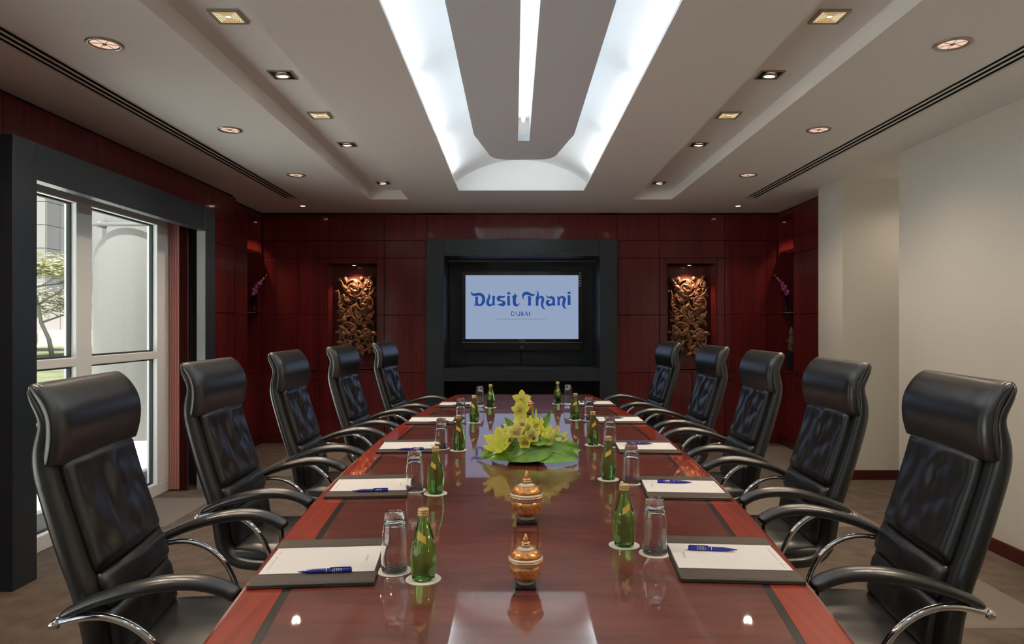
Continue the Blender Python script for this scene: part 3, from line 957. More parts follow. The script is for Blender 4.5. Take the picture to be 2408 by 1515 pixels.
# ------------------------------------------------------------------ carved panels in the niches
def carved_leaf():
    mb = MB()
    n = 14
    grid = []
    for i in range(n + 1):
        t = i / n
        w = .36 * math.sin(PI * min(1, t * .95 + .05)) ** .7 * (1 - .25 * t) * (0.72 + .28 * abs(math.sin(t * PI * 3.2)))
        row = []
        for j in range(7):
            u = -1 + j / 3
            h = .20 * (1 - u * u) * math.sin(PI * min(1, t + .1)) + .10 * t + .03 * math.cos(u * PI * 2)
            row.append((u * w, -h - .04, t))
        grid.append(row)
    mb.sheet(grid)
    bot = [[(p[0], .02, p[2]) for p in (r[0], r[-1])] for r in grid]
    mb.sheet([[r[0], b[0]] for r, b in zip(grid, bot)], False)
    mb.sheet([[r[-1], b[1]] for r, b in zip(grid, bot)], False)
    return mb.mesh('carved_leaf', M['carving'])
leaf_me = carved_leaf()
ros = MB()
for k in range(5):
    a = 2 * PI * k / 5
    ros.sphere((math.cos(a) * .6, 0, math.sin(a) * .6), .42, 6, (1, .7, 1))
ros.sphere((0, -.25, 0), .32, 6)
ros_me = ros.mesh('rosette', M['carving'])
CW, CHh = .455, .955
def c2w(x, y): return ((x - 393.5) / 513 * CW, (842.5 - y) / 1075 * CHh)
SCR = [(370,470,138,2.3,200,1),(575,400,74,1.8,90,1),(530,655,132,1.9,190,-1),(300,1035,152,1.7,60,1),(545,1085,100,1.9,10,1),
       (195,762,56,1.7,180,-1),(165,668,24,1.3,0,1),(228,1225,66,1.4,180,-1),(275,600,60,1.3,300,1),(590,830,58,1.4,240,-1),(470,1290,64,1.3,100,1),(590,1330,40,1.2,30,-1)]
STM = [[(280,770),(345,840),(410,920),(455,965)],[(640,1120),(625,1210),(560,1290),(430,1352)],[(190,360),(230,430),(262,530)],
       [(190,925),(235,870),(310,838),(350,870)],[(495,862),(560,880),(615,920),(642,980)],[(400,750),(400,830),(440,920)],[(330,690),(325,760),(360,840)],[(150,480),(165,560),(150,620)],[(640,470),(600,540),(560,560)]]
def scroll_mesh(cx, cy, R, turns, a0, d):
    mb = MB()
    pts = []; rad = []
    N = int(18 * turns) + 6
    for i in range(N + 1):
        t = i / N
        a = math.radians(a0) + d * t * turns * 2 * PI
        r = R * (1 - t * .86)
        x, z = c2w(cx + r * math.cos(a), cy + r * math.sin(a))
        pts.append((x, -.018 - .022 * math.sin(PI * min(1, t * 1.1)), z))
        rad.append(.0120 * (R / 110) ** .5 * (1 - .5 * t))
    mb.tube(pts, rad, 7)
    return mb, pts
def carved_panel(cx, label):
    e = empty('carved_panel', (cx, 8.395, 1.03))
    tag(e, label, 'carving', 'carved panels in the wall niches')
    off = Vector((0, 0, CHh / 2))
    rng = random.Random(11)
    def at(o): o.location = Vector(o.location) + off; return o
    gb = MB()
    gb.box(-CW / 2, CW / 2, 0, .012, -CHh / 2, CHh / 2)
    at(gb.build('ground', M['carving_back'], e))
    def leaf(x, z, s, ang, y=-.012):
        at(place(leaf_me, 'carved_leaf', e, (x, y, z), (0, ang, 0), (s * rng.choice((-1, 1)), s * .9, s)))
    for (sx, sy, R, tn, a0, d) in SCR:
        m_, pts = scroll_mesh(sx, sy, R, tn, a0, d)
        at(m_.build('scroll', M['carving'], e))
        c = Vector(c2w(sx, sy))
        step = 3 if R > 60 else 5
        for i in range(1, len(pts) - 6, step):
            p = pts[i]
            out = math.atan2(p[0] - c[0], p[2] - c[1])
            inw = (i // step) % 3 != 0
            tang = math.atan2(pts[i + 1][0] - p[0], pts[i + 1][2] - p[2])
            ang = (out + PI if inw else out) * .5 + 0
            dirv = Vector((math.sin(tang), math.cos(tang))) * .8 + (Vector((c[0] - p[0], c[1] - p[2])).normalized() if inw else Vector((p[0] - c[0], p[2] - c[1])).normalized()) * 1.0
            s = (.042 + .022 * rng.random()) * (R / 110) ** .45
            q = (p[0] + dirv.x * .02, p[2] + dirv.y * .02)
            if abs(q[0]) < CW / 2 - .012 and abs(q[1]) < CHh / 2 - .012:
                leaf(p[0], p[2], s * 1.5, math.atan2(dirv.x, dirv.y), -.030)
    for st in STM:
        P = [Vector((c2w(*p)[0], -.03, c2w(*p)[1])) for p in st]
        P = catmull([tuple(q) for q in P], 5)
        n = len(P)
        at(MB().tube(P, [.006 + .008 * math.sin(PI * i / (n - 1)) for i in range(n)], 7).build('stem', M['carving'], e))
        for i in range(2, n, 4):
            leaf(P[i].x, P[i].z, .045 + .02 * rng.random(), rng.uniform(-PI, PI), -.016)
    for (x, y, r) in ((170,335,26),(220,575,20),(465,690,20),(335,1020,24),(520,1205,22),(380,460,20),(600,1245,16)):
        X_, Z_ = c2w(x, y)
        at(place(ros_me, 'rosette', e, (X_, -.035, Z_), None, (r * .00092,) * 3))
    # fill the borders with small leaves
    for i in range(170):
        x = rng.uniform(-CW / 2 + .03, CW / 2 - .03); z = rng.uniform(-CHh / 2 + .03, CHh / 2 - .03)
        leaf(x, z, rng.uniform(.04, .075), rng.uniform(-PI, PI), -.012)
    return e
carved_panel(-1.993, 'carved wooden scrollwork panel in the niche on the window side')
carved_panel(2.047, 'carved wooden scrollwork panel in the niche on the white-wall side')

# niche puck lights
puck_me = MB().lathe([(.030, 0), (.030, -.010), (.022, -.012), (.0001, -.012)], 20).mesh('housing', M['trim_ring'], True)
puckl_me = MB().lathe([(.020, -.0125), (.0001, -.0135)], 16).mesh('lamp', M['lamp_warm'], True)
def puck(loc, label, power, target, spot=1.7):
    e = empty('niche_light', loc); tag(e, label, 'light', 'niche lights')
    place(puck_me, 'housing', e); place(puckl_me, 'lamp', e)
    light('niche_lamp', 'SPOT', (0, 0, -.02), power, (1.0, .62, .40), e, .02, spot, target, .6)
for s, n in ((-1, 'window'), (1, 'white-wall')):
    puck((XC + s * 2.013, 8.27, NZb), f'small round light above the carving on the {n} side', NICHE_POWER, (0, .10, -.6), 1.9)
    puck((s * 3.20, 7.92, NZ1), f'small round light in the corner niche on the {n} side', NICHE_POWER * 1.0, (0, .02, -1), 1.5)

# corner niche shelves
for s, w, n in ((-1, wall_cl, 'window'), (1, wall_cr, 'white-wall')):
    for z in (1.540, 2.255):
        a, b = sorted((s * 3.07, s * 3.38))
        sh = MB().box(a, b, NY0 + .004, NY1 - .004, z, z + .010, .001).build('glass_shelf', M['shelf_glass'])
        tag(sh, f'{"lower" if z < 2 else "upper"} glass shelf in the corner niche on the {n} side', 'shelf', 'niche glass shelves')
        mb = MB()
        for y in (NY0 + .012, NY1 - .012):
            mb.tube([(s * 3.16, y - .008, z - .006), (s * 3.16, y + .008, z - .006)], .005, 8)
            mb.tube([(s * 3.30, y - .008, z - .006), (s * 3.30, y + .008, z - .006)], .005, 8)
        mb.build('shelf_pegs', M['silver'], sh)

# ------------------------------------------------------------------ petals, orchids
def petal_grid(L, W, cup=.2, curl=.2, n=7, m=5, tip=1.0):
    g = []
    for i in range(n + 1):
        t = i / n
        w = W * math.sin(PI * min(1, (t * .93 + .07)) ** tip) ** .8
        row = []
        for j in range(m):
            u = -1 + 2 * j / (m - 1)
            row.append((u * w * .5, L * t, cup * W * .5 * u * u + curl * L * (t * t) - .02 * L * (1 - u * u)))
        g.append(row)
    return g
def petal_mesh(name, L, W, cup, curl, m, tip=1.0):
    return MB().sheet(petal_grid(L, W, cup, curl, tip=tip)).mesh(name, m)

PET = petal_mesh('petal', .052, .034, .25, .12, M['petal'])
PETP = petal_mesh('petal', .052, .036, .30, .20, M['petal_pale'])
LIP = MB().sheet(petal_grid(.026, .024, .9, .5)).mesh('lip', M['lip'])
PURP = petal_mesh('petal', .030, .018, .2, .1, M['purple'])
LONGP = petal_mesh('petal', .085, .034, .45, .12, M['petal'], 1.15)
LONGPP = petal_mesh('petal', .085, .034, .45, .12, M['petal_pale'], 1.15)

def bloom(parent, loc, face, pet, npet=5, scale=1.0, open_=1.15, lip=True, name='orchid_bloom', roll=0.0):
    """a flower as a part: a small boss mesh with its petals as sub-parts"""
    face = Vector(face).normalized()
    q = face.to_track_quat('Z', 'Y') @ Matrix.Rotation(roll, 3, 'Z').to_quaternion()
    boss = MB().sphere((0, 0, 0), .006, 6).mesh('boss', M['petal_pale'])
    b = place(boss, name, parent, loc, q.to_euler(), (scale,) * 3)
    for k in range(npet):
        a = 2 * PI * k / npet
        R = Matrix.Rotation(a, 3, 'Z') @ Matrix.Rotation(PI / 2 - open_, 3, 'X')
        place(pet, 'petal', b, (0, 0, 0), R.to_euler())
    if lip:
        R = Matrix.Rotation(PI, 3, 'Z') @ Matrix.Rotation(.7, 3, 'X')
        place(LIP, 'lip', b, (0, 0, .004), R.to_euler())
    return b

# vases with purple orchid sprays in the corner niches
def vase_set(s, n):
    x, y, z = s * 3.105, 8.05, 1.550
    v = MB()
    R, H, t = .027, .20, .003
    v.lathe([(.0001, 0), (R, 0), (R, H), (R - t, H), (R - t, .018), (.0001, .018)], 20)
    vo = v.build('bud_vase', M['vase'], None, (x, y, z))
    tag(vo, f'slim clear glass bud vase on the niche shelf, {n} side', 'vase', 'bud vases')
    o = empty('orchid_spray', (x, y, z + .021))
    tag(o, f'purple orchid spray in the bud vase, {n} side', 'flower', 'orchid sprays')
    lean = .095 if s < 0 else -.095
    P = catmull([(0, 0, 0), (.004, 0, .12), (.008 * (1 if lean > 0 else -1), 0, .20), (lean * .5, -.01, .30), (lean * 1.5, -.02, .41)], 5)
    MB().tube(P, .0025, 6).build('stem', M['leaf_dark'], o)
    MB().lathe([(.009, 0), (.009, .035), (.0001, .036)], 10).build('water_tube', M['bud'], o, (-.002, 0, .0))
    for i, (t, dx) in enumerate(((.20, -.004), (.225, .016), (.25, -.016), (.275, .012), (.295, -.006), (.32, .006))):
        bloom(o, (min(P, key=lambda q: abs(q.z - t)).x + dx, -.015, t), (rng_.uniform(-.4, .4), -1, rng_.uniform(-.1, .4)), PURP, 5, 1.15, 1.25, False)
    for t in (.86, .93, 1.0):
        p = P[int(t * (len(P) - 1))]
        MB().sphere((0, 0, 0), .010 if t < .95 else .007, 6, (1, 1, 1.4)).build('bud', M['bud'], o, (p.x + .004, p.y, p.z))
rng_ = random.Random(3)
vase_set(-1, 'window'); vase_set(1, 'white-wall')
# figurine in the right corner niche
fg = empty('figurine', (3.150, 8.0, NZ0)); tag(fg, 'weathered carved figurine under the glass shelf, white-wall side', 'figurine')
MB().box(-.05, .05, -.04, .04, 0, .22, .004).build('stand', M['void'], fg)
mb = MB()
prof = [(.0001, .16), (.042, .16), (.045, .20), (.034, .25), (.040, .29), (.024, .325), (.019, .335), (.028, .36), (.030, .385), (.022, .41), (.012, .44), (.0001, .455)]
mb.lathe(prof, 14)
bm_v = []
for p in mb.v:
    nn = noise.noise(Vector(p) * 38) * .012
    bm_v.append((p[0] * (1 + nn * 18), p[1] * (1 + nn * 18), p[2] + nn * .5 + .06))
mb.v = bm_v
for a, zz in ((.6, .29), (2.5, .28), (4.2, .24), (5.4, .2)):
    mb.sphere((math.cos(a) * .038, math.sin(a) * .038, zz + .06), .018, 6, (1, 1, 1.3))
mb.build('body', M['stone'], fg)

# ------------------------------------------------------------------ ceiling lights
WARM = (1.0, .81, .62)
ring_me = MB().lathe([(.060, -.001), (.062, -.006), (.076, -.008), (.081, -.004), (.081, .002), (.060, .002)], 32, closed=True).mesh('trim_ring', M['trim_ring'], True)
refl_me = MB().lathe([(.060, 0), (.056, .016), (.045, .03), (.02, .038), (.0001, .04)], 28).mesh('reflector', M['lamp_halogen'], True)
bulb_me = MB().lathe([(.0001, -.008), (.007, -.007), (.011, -.003), (.011, .0), (.0001, .0)], 12).mesh('bulb', M['trim_ring'], True)
spoke = MB()
for k in range(3):
    a = k * PI / 3 + .3
    spoke.tube([(-.057 * math.cos(a), -.057 * math.sin(a), -.002), (.057 * math.cos(a), .057 * math.sin(a), -.002)], .0016, 5)
spoke_me = spoke.mesh('spokes', M['trim_ring'], True)
def round_light(x, y, label, k=1.0):
    e = empty('round_downlight', (x, y, ZC)); tag(e, label, 'ceiling light', 'round ceiling downlights')
    place(ring_me, 'trim_ring', e); place(refl_me, 'reflector', e, (0, 0, -.0005)); place(bulb_me, 'bulb', e); place(spoke_me, 'spokes', e)
    light('downlight', 'SPOT', (0, 0, -.02), DOWN_POWER * k, WARM, e, .035, 2.5, (0, 0, -1), 1.0)
for s, n in ((-1, 'window side'), (1, 'white-wall side')):
    for y, o in ((3.25, 'third from'), (4.68, 'second from'), (6.10, 'nearest')):
        round_light(s * 2.0, y, f'round halogen ceiling downlight on the {n}, {o} the TV wall')
    for y, o in ((1.8, 'fourth from'), (.35, 'fifth from')):
        round_light(s * 2.0, y, f'round halogen ceiling downlight on the {n}, {o} the TV wall')

round_light(3.45, 5.72, 'unseen round ceiling downlight added in the recess to light the white pillar', .32)  # hidden lamp added to brighten the pillar face

def frame_mb(h, w, z0, z1, b=0):
    mb = MB()
    mb.box(-h, h, -h, -h + w, z0, z1, b); mb.box(-h, h, h - w, h, z0, z1, b)
    mb.box(-h, -h + w, -h + w, h - w, z0, z1, b); mb.box(h - w, h, -h + w, h - w, z0, z1, b)
    return mb
TT = ZC + .10
sqf_me = frame_mb(.068, .012, -.006, .002, .001).mesh('frame', M['trim_ring'], True)
cup = MB(); h = .057
for a in ((-h, -h + .003, -h, h), (h - .003, h, -h, h), (-h, h, -h, -h + .003), (-h, h, h - .003, h)):
    cup.box(a[0], a[1], a[2], a[3], -.0045, .0)
cup.box(-h, h, -h, h, -.001, 0)
cup_me = cup.mesh('inner_tray', M['void'], True)
gim_me = MB().lathe([(.030, -.010), (.040, -.012), (.042, -.004), (.038, .0), (.030, 0)], 24, closed=True).mesh('gimbal_ring', M['trim_ring'], True)
lens_me = MB().lathe([(.031, -.008), (.0001, -.010)], 20).mesh('lamp', M['lamp_warm'], True)
def square_spot(s, y, label):
    e = empty('square_spotlight', (s * 1.387, y, TT)); tag(e, label, 'ceiling light', 'square ceiling spotlights')
    place(sqf_me, 'frame', e); place(cup_me, 'inner_tray', e)
    g = place(gim_me, 'gimbal_ring', e, (0, 0, -.003), (.10, s * .06, 0)); place(lens_me, 'lamp', g)
    light('spot_lamp', 'SPOT', (0, 0, -.03), SPOT_POWER, WARM, e, .035, 1.6, (-s * .25, 0, -1), .9)
baffle_mes = []
for i in range(6):
    hh = .0565 - i * .0080
    baffle_mes.append(frame_mb(hh, .0042, -.0075 + i * .0004, -.0050 + i * .0004).mesh('baffle_ring', M['baffle'], True))
glow_me = MB().box(-.057, .057, -.057, .057, -.003, -.001).mesh('glow_plate', M['lamp_grille'], True)
gfr_me = frame_mb(.071, .013, -.009, .001, .001).mesh('frame', M['trim_ring'], True)
def grille_light(s, y, label):
    e = empty('grille_light', (s * 1.387, y, TT)); tag(e, label, 'ceiling light', 'square louvred ceiling lights')
    place(gfr_me, 'frame', e); place(glow_me, 'glow_plate', e)
    for q in baffle_mes: place(q, 'baffle_ring', e)
    light('grille_lamp', 'SPOT', (0, 0, -.03), SPOT_POWER * .6, WARM, e, .05, 2.2, (0, 0, -1), 1.0)
for s, n in ((-1, 'window-side'), (1, 'white-wall-side')):
    for y, o in ((3.925, 'third from'), (5.44, 'second from'), (6.92, 'nearest')):
        square_spot(s, y, f'square spotlight in the {n} ceiling trough, {o} the TV wall')
    for y, o in ((3.18, 'farther from'), (4.68, 'closer to')):
        grille_light(s, y, f'square louvred light in the {n} ceiling trough, {o} the TV wall')
    square_spot(s, 1.7, f'square spotlight in the {n} ceiling trough at the near end')
sm_ring = MB().lathe([(.026, -.001), (.028, -.005), (.036, -.005), (.039, 0), (.026, .001)], 24, closed=True).mesh('trim_ring', M['trim_ring'], True)
sm_lamp = MB().lathe([(.027, -.003), (.0001, -.004)], 18).mesh('lamp', M['lamp_warm'], True)
for s, n in ((-1, 'window-side'), (1, 'white-wall-side')):
    e = empty('pin_spot', (s * 2.43, 7.69, ZC)); tag(e, f'small bright ceiling spot near the {n} corner of the TV wall', 'ceiling light', 'small corner spots')
    place(sm_ring, 'trim_ring', e); place(sm_lamp, 'lamp', e)
    light('pin_lamp', 'SPOT', (0, 0, -.02), SPOT_POWER * .35, WARM, e, .03, 1.3, (s * .15, .1, -1), .9)

# ------------------------------------------------------------------ linear air diffusers
for s, n in ((-1, 'window side'), (1, 'white-wall side')):
    e = empty('slot_diffuser', (s * 2.405, 2.85, ZC)); tag(e, f'long ceiling air slot with three dark grooves, {n}', 'air diffuser', 'ceiling air slots')
    ya, yb = -4.4, 4.418
    w = .0695
    for a, b in ((-w, -w + .012), (-.0290, -.0175), (.0140, .0255), (w - .012, w)):
        MB().box(a, b, ya, yb, -.003, .004, .001).build('bar', M['alu'], e)
    MB().box(-w, w, yb - .012, yb + .001, -.003, .022, .001).build('end_cap', M['alu'], e)
    mb = MB(); mb.box(-w, w, ya, yb, .060, .066); mb.box(-w, -w + .004, ya, yb, .004, .066); mb.box(w - .004, w, ya, yb, .004, .066); mb.box(-w, w, yb, yb + .004, .021, .066)
    mb.build('plenum', M['void'], e)

# ------------------------------------------------------------------ boardroom table
TY0, TY1, SEAMS = 0.95, 6.48, (2.652, 4.63)
def tc(y): return -.052 + .0108 * y
def thw(y): return .838 - .0278 * (y - 3.8) ** 2
tb = empty('boardroom_table', (0, 3.7, 0))
tag(tb, 'long boat-shaped glossy mahogany boardroom table with black inlay lines', 'table')
TYO = -3.7
BW, IW = .108, .020
secs = [(TY0, SEAMS[0] - .0012), (SEAMS[0] + .0012, SEAMS[1] - .0012), (SEAMS[1] + .0012, TY1)]
def ylist(a, b): n = max(4, int((b - a) / .09)); return [a + (b - a) * i / n for i in range(n + 1)]
for a, b in secs:
    yl = ylist(a, b)
    mb = MB(); slab(mb, lambda y: tc(y) - thw(y) + BW + IW + .0004, lambda y: tc(y) + thw(y) - BW - IW - .0004, yl, TZ - .022, TZ, 0, TYO)
    mb.build('top_panel', M['veneer'], tb)
    for s in (-1, 1):
        mb = MB()
        slab(mb, lambda y: tc(y) + s * (thw(y) - BW - IW), lambda y: tc(y) + s * (thw(y) - BW), yl, TZ - .022, TZ - .0002, 0, TYO)
        mb.build('inlay_strip', M['inlay'], tb)
        # border with an eased outer edge
        g = []
        for y in yl:
            o = tc(y) + s * thw(y); i_ = tc(y) + s * (thw(y) - BW - -.0004)
            prof = [(i_, TZ - .022), (i_, TZ), (o - s * .014, TZ), (o - s * .005, TZ - .004), (o, TZ - .013), (o, TZ - .034), (o - s * .006, TZ - .040), (o - s * .03, TZ - .040)]
            g.append([(p[0], y + TYO, p[1]) for p in prof])
        mb = MB().sheet(g, False)
        for row in (g[0], g[-1]): mb.add(row, [tuple(range(len(row)))])
        mb.build('border', M['table_border'], tb)
mb = MB(); slab(mb, lambda y: tc(y) - thw(y) + .02, lambda y: tc(y) + thw(y) - .02, ylist(TY0 + .005, TY1 - .005), TZ - .055, TZ - .0225, 0, TYO)
mb.build('core', M['table_dark'], tb)
for y in (1.75, 3.7, 5.65):
    mb = MB().box(-.32, .32, y - .28 + TYO, y + .28 + TYO, .06, TZ - .056, .01); mb.box(-.38, .38, y - .34 + TYO, y + .34 + TYO, 0, .06, .01)
    mb.build('pedestal', M['table_dark'], tb)
mb = MB().box(-.02, .02, 1.3 + TYO, 6.1 + TYO, .25, TZ - .056)
mb.build('modesty_panel', M['table_dark'], tb)
# slim centre inlay, black lines widening away from the near end
for s in (-1, 1):
    mb = MB(); slab(mb, lambda y: -.038 + .0185 * (y - 1.68) + s * (.029 + .0137 * (y - 1.68)) - .0022, lambda y: -.038 + .0185 * (y - 1.68) + s * (.029 + .0137 * (y - 1.68)) + .0022, ylist(1.675, 3.3), TZ - .001, TZ + .0006, 0, TYO)
    mb.build('centre_line', M['inlay'], tb)
MB().box(-.069, -.007, 1.671 + TYO, 1.675 + TYO, TZ - .001, TZ + .0006).build('centre_line', M['inlay'], tb)

# ------------------------------------------------------------------ place settings
def word_mesh(name, width, m, plane='XY'):
    """the two-word mark as small flat print, centred, reading along +X"""
    mb = MB()
    s = width / 237.0
    for k, g in enumerate(WORD):
        mb.poly([((p[0] - 1225.5) * s, (703 - p[1]) * s) for p in g], .00002 * (k % 2))
    return mb.mesh(name, m)
WORD_C = word_mesh('print', .052, M['ink_blue'])
WORD_P = word_mesh('print', .046, M['ink_grey'])
CAP = MB()
CAP.lathe([(.0001, .1825), (.012, .1825), (.0145, .181), (.0148, .176), (.0142, .1755), (.0148, .175), (.0148, .171), (.0142, .1705), (.0148, .170), (.0150, .163), (.0128, .1625)], 22)
CAP_me = CAP.mesh('cap', M['cap'], True)
BPROF = [(.0001, .002), (.020, .0015), (.026, .0), (.0295, .004), (.0305, .012), (.0325, .030), (.0340, .048), (.0338, .062), (.0318, .080), (.0285, .097), (.0240, .114), (.0195, .130), (.0155, .145), (.0128, .158), (.0120, .166), (.0120, .178), (.0001, .178)]
bp = catmull([(p[0], 0, p[1]) for p in BPROF], 3)
B_me = MB().lathe([(max(p.x, .0001), p.z) for p in bp], 36).mesh('water_bottle', M['bottle'], True)
def brad(z):
    for a, b in zip(BPROF[3:], BPROF[4:]):
        if a[1] <= z <= b[1]: return a[0] + (b[0] - a[0]) * (z - a[1]) / (b[1] - a[1])
    return .03
def wrap(outline, n=None):
    """patch on the bottle: outline of (angle, z) rows -> grid"""
    return [[((brad(z) + .0004) * math.cos(a), (brad(z) + .0004) * math.sin(a), z) for a, z in row] for row in outline]
rows = []
for j in range(9):
    u = j / 8
    a = -PI / 2 - .72 + u * .95
    zc = .121 - .015 * u
    rows.append([(a, zc - .009 + .018 * i / 3) for i in range(4)])
LAB_me = MB().sheet(wrap(rows)).mesh('neck_label', M['label_gold'])
rows = []
for j in range(9):
    u = -1 + 2 * j / 8
    h = .013 * math.sqrt(max(0.02, 1 - u * u))
    rows.append([(-PI / 2 + .85 + u * .48, .026 - h + 2 * h * i / 3) for i in range(4)])
OVAL_me = MB().sheet(wrap(rows)).mesh('oval_mark', M['label_green'])
GP_o = [(.0332, 0), (.0345, .004), (.0352, .03), (.0348, .07), (.0330, .10), (.0300, .128), (.0275, .140), (.0262, .150), (.0250, .1565), (.022, .1585)]
GP_i = [(.0001, .134), (.018, .134), (.0235, .130), (.0275, .118), (.0305, .098), (.0322, .07), (.0327, .03), (.0320, .002)]
gl = [(.0001, .1575), (.016, .1575)] + GP_o[::-1] + GP_i[::-1]
G_me = MB().lathe(gl, 36).mesh('tumbler', M['tumbler'], True)
C_me = MB().lathe([(.0001, 0), (.0455, 0), (.0460, .0008), (.0455, .0016), (.0001, .0016)], 40, smooth=False).mesh('coaster', M['coaster'], True)

bott = {'L': [(-.302, 1.783), (-.374, 2.686), (-.359, 3.612), (-.337, 4.629), (-.256, 5.461)], 'R': [(.261, 2.056), (.333, 2.932), (.362, 3.765), (.354, 4.76), (.291, 5.724)]}
glas = {'L': [(-.387, 1.842), (-.462, 2.735), (-.455, 3.654), (-.431, 4.669), (-.344, 5.536)], 'R': [(.338, 1.985), (.419, 2.864), (.450, 3.732), (.445, 4.734), (.376, 5.685)]}
fold = {'L': [(-.592, 1.903, 5.0), (-.645, 2.790, 4.0), (-.628, 3.697, 3.0), (-.630, 4.705, 1.0), (-.525, 5.63, -1.5)], 'R': [(.528, 1.929, -4.0), (.605, 2.763, -4.0), (.632, 3.676, -2.0), (.652, 4.726, 0.0), (.592, 5.71, 1.5)]}

pad_me = MB().box(-.1485, .1485, -.103, .103, 0, .006).mesh('sheets', M['paper'])
marks = MB()
for i in range(3): marks.poly(ell(-.132, .085 - i * .016, .003, .003, 10), .0062)
for i in range(9): marks.poly([(-.134, .03 - i * .012), (-.131, .03 - i * .012), (-.131, .022 - i * .012), (-.134, .022 - i * .012)], .0062)
marks_me = marks.mesh('foot_marks', M['ink_grey'])
board_me = MB().box(-.156, .156, -.180, .180, 0, .005, .0015).mesh('board', M['folder_board'], True)
strip_me = MB().box(-.156, .156, -.038, .038, 0, .0075, .002).mesh('leather_strip', M['folder'], True)
stitch = MB()
for y in (-.030, .030):
    stitch.box(-.15, .15, y - .0006, y + .0006, .0070, .0077)
stitch_me = stitch.mesh('stitching', M['folder_board'])
emb = MB()
for i in range(4): emb.box(-.128 + i * .012, -.120 + i * .012, -.012, .012, .0072, .0079, .0003)
emb_me = emb.mesh('embossed_mark', M['folder'])

pen_prof = [(.0001, -.070), (.0012, -.069), (.0026, -.060), (.0046, -.046), (.0058, -.030), (.0060, .002)]
pen_b = MB().lathe(pen_prof + [(.0001, .002)], 14, mat4=Matrix.Rotation(PI / 2, 4, 'Y')).mesh('barrel', M['pen'], True)
pen_t = MB().lathe([(.0001, .004), (.0061, .004), (.0063, .05), (.0060, .066), (.0052, .068), (.0001, .068)], 14, mat4=Matrix.Rotation(PI / 2, 4, 'Y')).mesh('upper_barrel', M['pen'], True)
pr_ = MB()
for x in (.003, .020, .0245, .029, .0335, .038, .0425):
    pr_.lathe([(.0058, x - .0007), (.0067, x - .0007), (.0067, x + .0007), (.0058, x + .0007)], 14, closed=True, mat4=Matrix.Rotation(PI / 2, 4, 'Y'))
pen_r = pr_.mesh('silver_rings', M['pen_clip'], True)
pen_c = MB().box(.012, .066, -.0018, .0018, .0062, .0085, .0006).mesh('clip', M['pen'], True)
pens = {'L': [(765, 1344), (871, 1154.5), (965, 1057), (1031, 993), (1085, 953)], 'R': [(1675, 1292), (1586, 1134), (1504, 1043.6), (1444, 983), (1383, 945.6)]}
def on_table(px, py, z):
    Y = 1620 * (1.41 - z) / (py - 763); return ((px - 1210) * Y / 1620 - .066, Y)

for S in 'LR':
    sd = SIDE[S]
    for i in range(5):
        w = f'{sd}, {ORD[i + 1]} the TV wall'
        # coasters
        bx_, by_ = bott[S][i]; gx, gy = glas[S][i]
        c1 = tag(place(C_me, 'coaster', None, (bx_, by_, TZ)), f'round white coaster under the green bottle, {w}', 'coaster', 'coasters')
        c2 = empty('coaster', (gx, gy, TZ)); tag(c2, f'round white printed coaster under the upturned glass, {w}', 'coaster', 'coasters')
        place(C_me, 'card', c2)
        place(WORD_C, 'print', c2, (0, 0, .0018), (0, 0, PI / 2 if S == 'R' else -PI / 2))
        # bottle
        b = empty('water_bottle', (bx_, by_, TZ + .0016), (0.15 if S == 'L' else -.1) + random.uniform(-.3, .3) * (i > 0))
        tag(b, f'green glass water bottle with gold cap, {w}', 'bottle', 'water bottles')
        place(B_me, 'glass_body', b); place(CAP_me, 'cap', b)
        s_ = place(LAB_me, 'neck_label', b); o_ = place(OVAL_me, 'oval_mark', b)
        if S == 'R':
            s_.scale = (-1, 1, 1); o_.scale = (-1, 1, 1)
        g = tag(place(G_me, 'drinking_glass', None, (gx, gy, TZ + .0018)), f'upturned clear drinking glass, {w}', 'glass', 'upturned drinking glasses')
        # folder, pad, pen
        fx, fy, fa = fold[S][i]
        fz = math.radians(fa)
        rz = fz + (PI if S == 'R' else 0)
        f = empty('desk_folder', (fx, fy, TZ), rz); tag(f, f'dark brown leather desk folder, {w}', 'folder', 'leather desk folders')
        place(board_me, 'board', f)
        for q in (-.142, .142):
            sp = place(strip_me, 'leather_strip', f, (0, q, .0045)); place(stitch_me, 'stitching', sp)
            if q < 0 or S == 'L': pass
        place(emb_me, 'embossed_mark', f, (0, .142 if S == 'L' else .142, .0045))
        p = empty('note_pad', (fx, fy, TZ + .005), rz); tag(p, f'white ruled note pad in leather folder, {w}', 'note pad', 'note pads')
        place(pad_me, 'sheets', p); place(marks_me, 'foot_marks', p)
        place(WORD_P, 'print', p, (.118, 0, .0062), (0, 0, -PI / 2))
        px, py = on_table(*pens[S][i], TZ + .016)
        pe = empty('ballpoint_pen', (px, py, TZ + .0112 + .0062), fz + (0 if S == 'L' else PI) + (.03 if S == 'L' else -.06))
        tag(pe, f'blue ballpoint pen with silver rings, {w}', 'pen', 'ballpoint pens')
        place(pen_b, 'barrel', pe); place(pen_t, 'upper_barrel', pe); place(pen_r, 'silver_rings', pe); place(pen_c, 'clip', pe)

